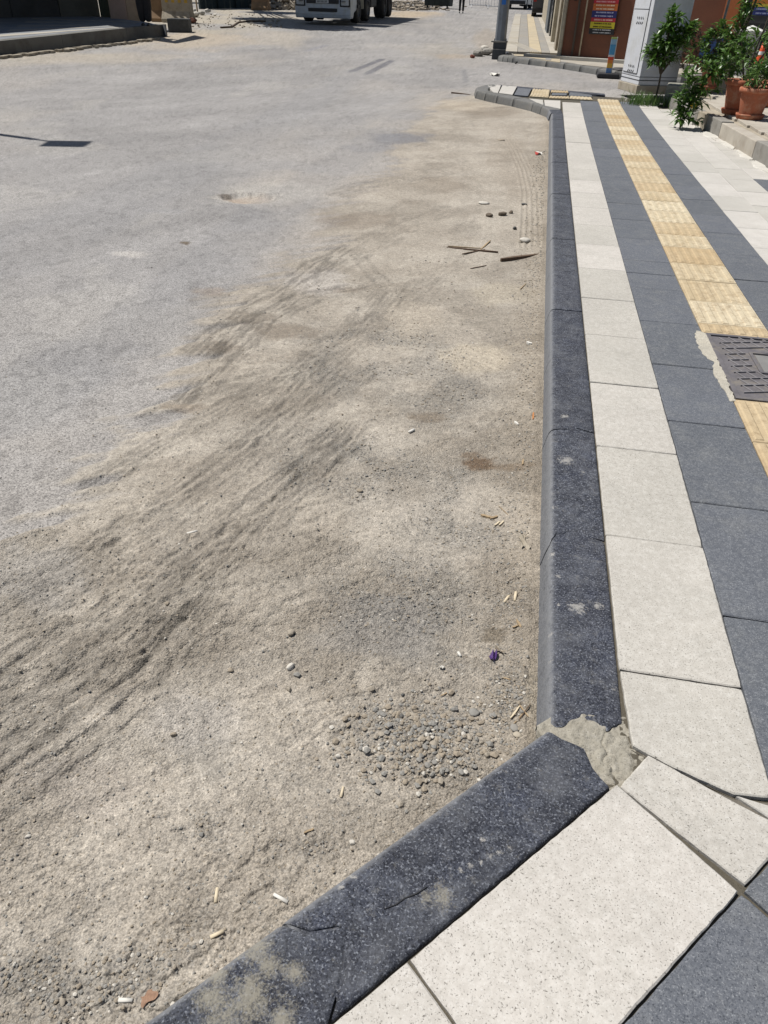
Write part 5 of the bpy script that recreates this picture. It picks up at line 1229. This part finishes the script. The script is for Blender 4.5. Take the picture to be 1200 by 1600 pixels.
for px, py, r, lb in ((305, 27, .25, 'whitish broken slab by the thin stake, nearest the barrier'), (298, 22, .3, 'pale rubble lump behind the striped barrier'), (316, 24, .2, 'pale rubble lump just right of the thin stake'), (325, 21, .2, 'grey rubble lump right of the thin stake'), (264, 35, .12, 'small pale stone at the foot of the striped barrier'), (336, 26, .1, 'small stone on the sandy mound')):
    stone(px, py, r, M_stone_w, lb, .6, 2, 'rubble', 'rubble on the far left verge', h=.05, cat='rubble')
# broken edging in front of the platform
m = MB(); rn = random.Random(4)
for k in range(46):
    px = -10 + 245 * k / 45 + rn.uniform(-2, 2); p = at(px, 90.5 - px * .117 + rn.uniform(-1, 1), 0); r = rn.uniform(.05, .16)
    m.box((p.x + .2, p.y, p.z + .01), (r, r * 2.2, .10), rz=rn.uniform(-.3, .3))
m.build('broken_edging', M_conc2, lp, kind='stuff')
# wall panels at the back of the platform
wl = thing('boundary_wall', 'row of dark and pinkish concrete wall panels behind the raised platform', 'wall')
for k, (x0, x1, yb0, yb1, c) in enumerate(((-200, -60, 29, 28.5, (96, 92, 86)), (-60, 20, 28.5, 27.5, (84, 82, 78)), (20, 95, 27.5, 26, (78, 78, 76)), (95, 157, 26, 25.5, (104, 102, 92)), (157, 173, 26.5, 27, (80, 84, 70)), (173, 200, 29, 29.5, (186, 158, 142)), (200, 222, 29.5, 29, (170, 150, 128)))):
    a = at(x0, yb0, PH); b = at(x1, yb1, PH); d = (b - a); d.z = 0; L = d.length; c_ = (a + b) / 2
    o = MB().box((0, .15, 2.0), (L - .02, .3 + .06 * (k % 2), 4.2)).build('wall_panel', simple('wall_panel_' + 'abcdefgh'[k], hexc(*c), .9, .14, 1.2, .01, 8, dirt=hexc(c[0] * .75, c[1] * .75, c[2] * .7)), wl, (c_.x, c_.y, c_.z), bevel=.02)
    o.rotation_euler = (0, 0, math.atan2(d.y, d.x))
def barrier(px, py, label, wd, stripes=True, rz=0.1, m_=M_conc2, dz=.9):
    p = at(px, py, 0); t = thing('concrete_barrier', label, 'concrete barrier', (p.x, p.y, p.z), rz, 'concrete barriers on the left verge')
    P = [(-.32, 0), (.32, 0), (.32, .12), (.16, .40), (.12, dz + .3), (-.12, dz + .3), (-.16, .40), (-.32, .12)]
    MB().side(P, -wd / 2, wd / 2).build('body', m_, t, bevel=.02)
    if stripes:
        s = MB()
        for k in range(4): s.box((-wd / 2 + .25 + k * wd / 4.4, -.175 + .0, .95), (.13, .02, .5), rx=.10)
        s.build('stripe', simple('yellow_paint', hexc(196, 160, 70), .8, .2, 9), t)
    return t
barrier(280, 35.5, 'brown concrete barrier with worn yellow stripes beside the standing person', 1.3, True, -.05, M_conc2, 1.0)
barrier(250, 34, 'narrow brown concrete block touching the striped barrier', .55, False, .1, simple('brown_concrete', hexc(150, 122, 92), .9, .15, 4, .005, 40), 1.0)
barrier(408, 16, 'tan concrete block left of the rubble heap', 1.0, False, 0, simple('brown_concrete', None), .9)
barrier(455, 12, 'brown block half hidden beside the parked truck', .9, False, 0, simple('brown_concrete', None), .9)
st_ = at(309, 22, 0); tag(MB().tube([(0, 0, 0), (-.05, 0, 1.6)], .04, 6).build('stake', M_wood, None, (st_.x, st_.y, st_.z)), 'thin wooden stake stuck in the rubble on the left verge', 'stake')
cb = [at(x, y, .03) for x, y in ((345, 43), (362, 42), (372, 35), (390, 33), (415, 33))]
tag(MB().tube([tuple(p) for p in cb], .035, 6).build('hose', M_wood2, None), 'dark bent hose lying on the sandy mound at the left', 'hose')
# dark gate behind the mound
g0 = at(312, 14, 0); g1 = at(395, 12, 0); d = g1 - g0; L = math.hypot(d.x, d.y)
t = thing('gate', 'dark green sheet-metal gate behind the sandy mound on the left', 'gate', (g0.x, g0.y, g0.z), math.atan2(d.y, d.x))
nG = 9
for k in range(nG): MB().box((L * (k + .5) / nG, 0, 1.5), (L / nG - .04, .06 + .03 * (k % 2), 3.1)).build('panel', simple('dark_green_sheet', hexc(50, 62, 60), .7, .15, 3), t)
for k in (0, .33, .66, 1): MB().box((L * k, -.08, 1.6), (.14, .14, 3.3)).build('post', simple('dark_green_sheet', None), t)
# rubble heap beside the truck
heap = at(447, 14, 0); m = MB(); rn = random.Random(8)
for k in range(260):
    a, r = rn.uniform(0, 6.28), rn.random() ** .6 * 2.2; hz = max(0, .8 * (1 - r / 2.2)); m.box((heap.x + r * math.cos(a), heap.y + r * .7 * math.sin(a), heap.z + rn.uniform(.0, 1) * hz + .05), (rn.uniform(.12, .45), rn.uniform(.08, .2), rn.uniform(.06, .14)), rz=rn.uniform(0, 3), rx=rn.uniform(-.7, .7), ry=rn.uniform(-.6, .6))
m.build('rubble_heap', M_stone_t, None, kind='stuff')
m = MB()
for k in range(420):
    p = at(rn.gauss(642, 26), rn.uniform(2, 17), 0); r = rn.uniform(.04, .2); m.box((p.x, p.y, p.z + .02), (r * 1.6, r, r * .7), rz=rn.uniform(0, 3), rx=rn.uniform(-.4, .4))
for k in range(130):
    p = at(rn.uniform(296, 440), rn.uniform(22, 44), 0); r = rn.uniform(.015, .05); m.box((p.x, p.y, p.z + .02), (r * 1.6, r, r * .9), rz=rn.uniform(0, 3), rx=rn.uniform(-.4, .4))
m.build('rubble_scatter', M_clod, None, kind='stuff')

# ------------------------------------------------------------------ PEOPLE
def skin_obj(name, verts, edges, radii, mat, parent, root=0, sub=2):
    me = bpy.data.meshes.new(name); me.from_pydata(verts, edges, []); me.update()
    o = new_obj(name, me, mat, parent)
    md = o.modifiers.new('skin', 'SKIN'); md.use_smooth_shade = True
    for i, r in enumerate(radii):
        sv = me.skin_vertices[0].data[i]; sv.radius = r if isinstance(r, tuple) else (r, r); sv.use_root = (i == root)
    o.modifiers.new('sub', 'SUBSURF').levels = 1; o.modifiers['sub'].render_levels = sub
    return o
def person(label, loc, rz, stride=.0, top=(40, 40, 46), fat=1.0):
    t = thing('person', label, 'person', loc, rz)
    sk = simple('skin', (.36, .22, .15, 1), .6); tr = simple('black_trousers', (.012, .012, .014, 1), .9); tp_ = simple('dark_top', hexc(*top), .9); sh = simple('black_shoe', (.015, .015, .015, 1), .5); hr = simple('dark_hair', (.02, .015, .012, 1), .7)
    s = stride
    V = [(0, 0, .98), (0, 0, 1.2), (0, 0, 1.42), (0, 0, 1.52), (0, -.01, 1.62), (0, -.01, 1.74),
         (-.19, 0, 1.42), (-.25, .02, 1.15), (-.26, -.05, .90), (-.26, -.07, .80), (.19, 0, 1.42), (.25, -.02, 1.15), (.26, -.08, .90), (.26, -.10, .80)]
    E_ = [(0, 1), (1, 2), (2, 3), (3, 4), (4, 5), (2, 6), (6, 7), (7, 8), (8, 9), (2, 10), (10, 11), (11, 12), (12, 13)]
    R_ = [(.14, .10), (.12, .09), (.13, .09), .055, (.085, .095), (.07, .08), .06, .045, .032, (.035, .02), .06, .045, .032, (.035, .02)]
    skin_obj('body', V, E_, R_, sk, t)
    V = [(0, 0, .96), (0, 0, 1.2), (0, 0, 1.44), (-.19, 0, 1.42), (-.25, .02, 1.15), (-.26, -.05, .93), (.19, 0, 1.42), (.25, -.02, 1.15), (.26, -.08, .93)]
    skin_obj('top', V, [(0, 1), (1, 2), (2, 3), (3, 4), (4, 5), (2, 6), (6, 7), (7, 8)], [(.17, .12), (.145, .11), (.15, .105), .075, .058, .045, .075, .058, .045], tp_, t)
    V = [(0, 0, .98), (-.09, 0, .88), (-.10, -s * .4, .50), (-.10, s * .2 + s * .3, .10), (.09, 0, .88), (.10, s * .2, .50), (.10, -s * .6, .10)]
    skin_obj('trousers', V, [(0, 1), (1, 2), (2, 3), (0, 4), (4, 5), (5, 6)], [(.16, .11), .105 * fat, .078 * fat, .062 * fat, .105 * fat, .078 * fat, .062 * fat], tr, t)
    for sx, yy in ((-.10, s * .5), (.10, -s * .6)):
        skin_obj('shoe', [(sx, yy + .04, .055), (sx, yy - .08, .045), (sx, yy - .17, .035)], [(0, 1), (1, 2)], [(.045, .05), (.045, .042), (.04, .03)], sh, t)
    vs, fs = rock_verts(.105, random.Random(1), 1.15, 3); MB().add([(v[0], v[1] * .95 + .02, max(v[2], -.03) + 1.71) for v in vs], fs).build('hair', hr, t, smooth=True)
    fc = MB(); fc.add([(-.012, -.115, 1.655), (.012, -.115, 1.655), (0, -.10, 1.69), (0, -.135, 1.655)], [(0, 1, 3), (0, 3, 2), (1, 2, 3)]); fc.build('nose', sk, t)
    for sx in (-.035, .035): MB().lathe([(0, -.01), (.012, 0), (0, .01)], 8, (sx, -.105, 1.695)).build('eye', sh, t)
    for sx in (-.1, .1):
        m = MB()
        for k in range(4): m.tube([(sx * 2.6 + (k - 1.5) * .016 * .8, -.09, .80), (sx * 2.6 + (k - 1.5) * .018, -.10, .755), (sx * 2.6 + (k - 1.5) * .018, -.095, .72 + abs(k - 1.4) * .01)], [.009, .009, .007], 6)
        m.tube([(sx * 2.6 + .02, -.10, .82), (sx * 2.6 + .035, -.125, .78)], [.011, .009], 6); m.build('fingers', sk, t, smooth=True)
    return t
pa = at(229, 41, PH)
person('person in black trousers standing on the end of the raised platform', (pa.x, pa.y, pa.z), .15, .05, fat=1.8)
pb_ = at(720.5, 21, 0)
person('distant person in dark trousers walking in the middle of the road', (pb_.x, pb_.y, pb_.z), .1, .18)

# ------------------------------------------------------------------ VEHICLES
M_tyre = simple('tyre_rubber', (.02, .02, .021, 1), .8); M_rim = simple('grey_rim', hexc(120, 120, 120), .5, .1, 9, metal=.4)
def wheel(par, x, y, r, wd, side):
    o = MB().lathe([(r * .55, -wd / 2), (r * .9, -wd / 2), (r, -wd * .38), (r, wd * .38), (r * .9, wd / 2), (r * .55, wd / 2)], 28).build('tyre', M_tyre, par, (x, y, r), smooth=True); o.rotation_euler = (0, math.pi / 2, 0)
    m = MB().lathe([(0, wd * .15), (r * .2, wd * .3), (r * .3, wd * .12), (r * .5, wd * .2), (r * .57, wd * .45)], 20)
    q = m.build('rim', M_rim, par, (x, y, r), smooth=True); q.rotation_euler = (0, math.pi / 2 * side, 0)
def truck():
    c = at(563, 37, 0)
    x1 = -8.45; y0 = 36.9
    t = thing('truck', 'white flatbed lorry parked facing the camera on the left of the road', 'truck', (x1 - 1.25, y0, rise(y0 + 2)), 0); t.rotation_euler = (math.atan(.024), 0, -.02)
    W = 1.25; pw = simple('white_lorry_paint', hexc(196, 206, 216), .35, .05, 5, dirt=hexc(176, 178, 174)); blk_ = simple('black_plastic', (.02, .02, .022, 1), .6); lg = simple('lamp_glass', hexc(200, 206, 210), .15, .3, 40)
    MB().side([(0, .95), (-.06, 1.6), (.05, 2.2), (.25, 3.1), (1.9, 3.15), (1.9, .95)], -W, W).build('cab', pw, t, bevel=.06)
    MB().side([(-.14, .2), (-.18, .36), (-.16, .96), (.25, .98), (.95, .98), (.95, .5), (.45, .4), (.30, .2)], -W, W).build('bumper', pw, t, bevel=.05)
    MB().box((0, -.175, .80), (1.45, .05, .15)).build('grille', blk_, t, bevel=.02)
    MB().box((0, -.18, .50), (1.3, .05, .13)).build('air_intake', blk_, t, bevel=.02)
    g = MB()
    for k in range(5): g.box((0, -.09 + .01 * k, 1.15 + k * .13), (1.5, .04, .05))
    g.build('grille_slats', blk_, t)
    MB().box((0, -.205, .80), (.56, .02, .12)).build('number_plate', simple('plate_white', hexc(220, 220, 218)), t)
    pl = MB()
    for k in range(8): pl.box((-.22 + k * .06, -.217, .80), (.028, .004, .07))
    pl.build('plate_lettering', blk_, t)
    for s in (-1, 1):
        MB().box((s * 1.0, -.165, .80), (.46, .05, .36)).build('lamp_surround', blk_, t, bevel=.02)
        h = MB().box((s * 1.0, -.19, .80), (.34, .06, .26)).build('headlight', lg, t, bevel=.03)
        MB().lathe([(0, 0), (.09, .0), (.10, .03)], 16, (0, 0, 0)).build('reflector', M_rim, h, (s * .95, -.22, .80), smooth=True)
        MB().box((s * (W + .22), .12, 2.1), (.16, .22, .75)).build('mirror', blk_, t, bevel=.04)
        MB().box((s * (W + .005), 1.0, 2.35), (.03, 1.2, .9)).build('side_window', M_glass, t)
        MB().box((s * (W - .0), 1.1, .62), (.12, .35, .10)).build('step', blk_, t)
        wheel(t, s * 1.08, .85 + .45, .50, .34, s); wheel(t, s * 1.08, 3.15, .50, .34, s); wheel(t, s * 1.08, 6.6, .50, .5, s); wheel(t, s * 1.08, 7.95, .50, .5, s)
        MB().box((s * 1.1, 2.2, .85), (.3, .07, .7)).build('mudguard', simple('cream_mudguard', hexc(190, 184, 166)), t)
        MB().box((s * .95, 4.6, .75), (.5, 1.2, .5)).build('fuel_tank', blk_, t, bevel=.06)
    MB().box((0, -.0, 2.45), (2.2, .04, .95), rx=-.2).build('windscreen', M_glass, t)
    MB().box((0, 5.0, .98), (.9, 7.4, .22)).build('chassis', blk_, t)
    MB().box((0, 5.8, 1.22), (2.5, 7.0, .2)).build('flatbed', simple('bed_grey', hexc(90, 92, 94)), t, bevel=.02)
    MB().box((0, 5.8, 2.2), (2.46, 6.9, 1.85)).build('load', M_rock, t, bevel=.1)  # unseen load, made taller to strengthen the lorry's shadow
    b = MB(); rn = random.Random(6)
    for k in range(26):
        y_ = rn.uniform(2.4, 8.5); b.tube([(.9, y_, 3.1), (rn.uniform(1.5, 2.2), y_ + rn.uniform(-.6, .6), rn.uniform(3.2, 3.9))], [.05, .02], 5)
    b.build('shadow_branches', M_wood2, t, kind='stuff')  # unseen branches, added to make the lorry's shadow edge jagged
    return t
truck()
def car(name, label, loc, rz, L=4.2, W=1.75, H=1.5, col=(200, 200, 200), van=False, cat='car'):
    t = thing(name, label, cat, loc, rz); pm = simple('paint_' + name + str(col[0]), hexc(*col), .35, .04, 4)
    if van: P = [(0, .3), (-.02, 1.0), (.12, 1.75), (.4, H), (3.4, H), (3.9, 1.2), (L - .1, 1.05), (L, .6), (L - .05, .3)]
    else: P = [(0, .3), (-.02, .85), (.12, .98), (.55, H - .08), (1.1, H), (2.2, H - .04), (2.95, .98), (L - .15, .85), (L, .6), (L - .05, .3)]
    MB().side(P, -W / 2, W / 2).build('body', pm, t, bevel=.06)
    for s in (-1, 1):
        MB().box((s * (W / 2 + .002), 1.75, H * .78), (.02, 1.9, H * .24)).build('side_window', M_glass, t)
        MB().box((s * (W / 2 - .12), -.02, .95), (.16, .05, .3)).build('tail_light', simple('red_lamp', hexc(170, 20, 20), .3), t)
        MB().box((s * (W / 2 - .2), L - .02, .7), (.3, .05, .15)).build('headlight', simple('lamp_glass', None), t)
        wheel(t, s * (W / 2 - .1), .8, .32, .22, s); wheel(t, s * (W / 2 - .1), L - .85, .32, .22, s)
    MB().box((0, .06 if van else .3, H * .78), (W * .8, .04, H * .24), rx=-.2 if van else -.7).build('rear_window', M_glass, t)
    MB().box((0, -.03, .42), (W * .96, .08, .2)).build('bumper', M_black, t, bevel=.02)
    MB().box((0, -.045, .72), (.52, .02, .12)).build('number_plate', simple('plate_white', None), t)
    return t
p = at(834, 27, .1); car('parked_van', 'dark grey van parked against the right-hand buildings', (p.x + .75, p.y, p.z - .1), .0, 4.6, 1.8, 1.9, (72, 74, 80), True, 'van')
p = at(806, 15, 0); car('parked_car', 'white car seen beyond the steel pole', (p.x - .2, p.y, p.z), -.1, 4.1, 1.7, 1.5, (210, 212, 214))
p = at(818, 10, 0); car('parked_car', 'black car parked behind the grey van', (p.x + .5, p.y, p.z), 0, 4.2, 1.7, 1.45, (30, 30, 34))
# skip
p = at(682, 13.5, 0)
t = thing('waste_container', 'dark green metal waste container on the far left roadside', 'waste container', (p.x, p.y, p.z), -.1)
dg = simple('dark_green_paint', hexc(46, 56, 52), .7, .15, 2)
MB().box((0, .6, .75), (1.75, 1.1, 1.2), taper=1.08).build('bin', dg, t, bevel=.04)
for k in range(4): MB().box((-.66 + .44 * k, .03, .75), (.06, .08, 1.1)).build('rib', dg, t)
MB().box((0, .6, 1.4), (1.85, 1.25, .08)).build('lid', dg, t, bevel=.03)
for sx in (-.7, .7): MB().lathe([(0, -.04), (.1, -.04), (.1, .04), (0, .04)], 12, (0, 0, 0)).build('caster', M_tyre, t, (sx, .2, .1)).rotation_euler = (0, math.pi / 2, 0)
def crowd_barrier(px, py, label, rz, L=1.6):
    p = at(px, py, 0); t = thing('crowd_barrier', label, 'barrier', (p.x, p.y, p.z), rz, 'metal barriers across the far road'); m = MB(); w_ = simple('white_tube', hexc(214, 214, 214))
    m.tube([(-L / 2, 0, .15), (-L / 2, 0, 1.1), (L / 2, 0, 1.1), (L / 2, 0, .15), (-L / 2, 0, .15)], .03, 6); m.build('frame', w_, t)
    b = MB()
    for k in range(1, 8): b.tube([(-L / 2 + L * k / 8, 0, .15), (-L / 2 + L * k / 8, 0, 1.1)], .014, 5)
    b.build('bars', w_, t)
    for s in (-1, 1): MB().tube([(s * L * .4, -.3, .02), (s * L * .4, 0, .18), (s * L * .4, .3, .02)], .025, 6).build('foot', w_, t)
crowd_barrier(750, 12, 'white tubular barrier, the left one across the far road', .1); crowd_barrier(776, 14, 'white tubular barrier just left of the steel pole', .15)

# ------------------------------------------------------------------ things above the frame that throw the shade in it
def shade_poly(L, H):
    out = []
    for x, y, h in L:
        p = at(x, y, h); out.append((p.x - SHV[0] * (H - p.z), p.y - SHV[1] * (H - p.z)))
    return out
t = thing('shade_canopy', 'unseen canopy added to shade the raised platform at the far left', 'shade_canopy')
Q = shade_poly([(-420, 118, PH), (0, 52.5, PH), (85, 46, PH), (168, 39.5, PH), (196, 45, PH), (238, 63, 0), (274, 68, 0), (322, 59, 0), (304, 55, 0), (262, 45, PH), (225, 33, PH), (172, 24, PH), (100, 15, PH), (-300, 12, PH)], 4.95)  # unseen canopy, added and cut to the outline of the platform's shade
MB().extrude_poly(Q, 4.9, 5.0).build('canopy', simple('shade_canopy_cloth', hexc(110, 112, 116)), t)
for px in (-150, 30, 130): 
    p = at(px, 25, PH); MB().tube([(p.x - .3, p.y + .5, p.z), (p.x - .3, p.y + .5, 4.95)], .06, 8).build('post', M_steel, t)
def tree(label, base, clumps, n, size, seed, tr=.12):
    t = thing('tree', label, 'tree', base); m = MB(); top = max(c[2] for c in clumps)
    m.tube([(0, 0, 0), (.1, 0, top * .4), (-.1, .1, top * .8)], [tr, tr * .8, tr * .4], 8)
    for c in clumps: m.tube([(.05, 0, top * .35), (c[0] * .5, c[1] * .5, c[2] * .8), c[:3]], [tr * .5, tr * .35, tr * .15], 6)
    m.build('trunk', M_stem, t)
    f = MB(); rn = random.Random(seed); tot = sum(c[3] ** 2 for c in clumps)
    for c in clumps:
        for _ in range(int(n * c[3] ** 2 / tot)):
            v = Vector((rn.gauss(0, 1), rn.gauss(0, 1), rn.gauss(0, .8))).normalized() * c[3] * rn.random() ** .4; leaf(f, Vector(c[:3]) + v, Vector((rn.gauss(0, 1), rn.gauss(0, 1), rn.gauss(0, .5))), size * rn.uniform(.7, 1.3), rn, .6)
    f.build('crown', M_leaf, t, fix=False, kind='stuff'); return t
b = at(352, 8, 0)
sc_ = [at(x, y, 0) for x, y in ((415, 30), (440, 36), (462, 41), (486, 41), (430, 20), (400, 14), (360, 9), (320, 5), (470, 33), (505, 44))]
cl = [(p.x - SHV[0] * 6 - b.x, p.y - SHV[1] * 6 - b.y, 5.8 + .2 * (i % 3), 1.5) for i, p in enumerate(sc_)]  # added crown, clumps set where they throw the dark band beside the truck
tree('unseen leafy tree added so its crown shades the gate and the rubble heap', tuple(b), cl, 12000, .34, 3, .2)
# lamp post out of frame at the left whose shadow lies on the road
LH = 6.0; hd = A2(104, 225, 0); bx, by = hd[0] - SHV[0] * LH, hd[1] - SHV[1] * LH
t = thing('lamp_post', 'slim lamp post with a flat square head, its shadow falling on the road', 'lamp post', (bx - .5, by + .15, 0))
MB().tube([(0, 0, 0), (0, 0, LH - .1)], [.09, .06], 10).build('post', M_steel, t)
MB().tube([(0, 0, LH - .12), (.35, -.1, LH - .03)], .03, 8).build('arm', M_steel, t)
MB().box((.5, -.15, LH), (.52, .42, .05), rz=.25).build('head', simple('lamp_head', hexc(90, 92, 96)), t)
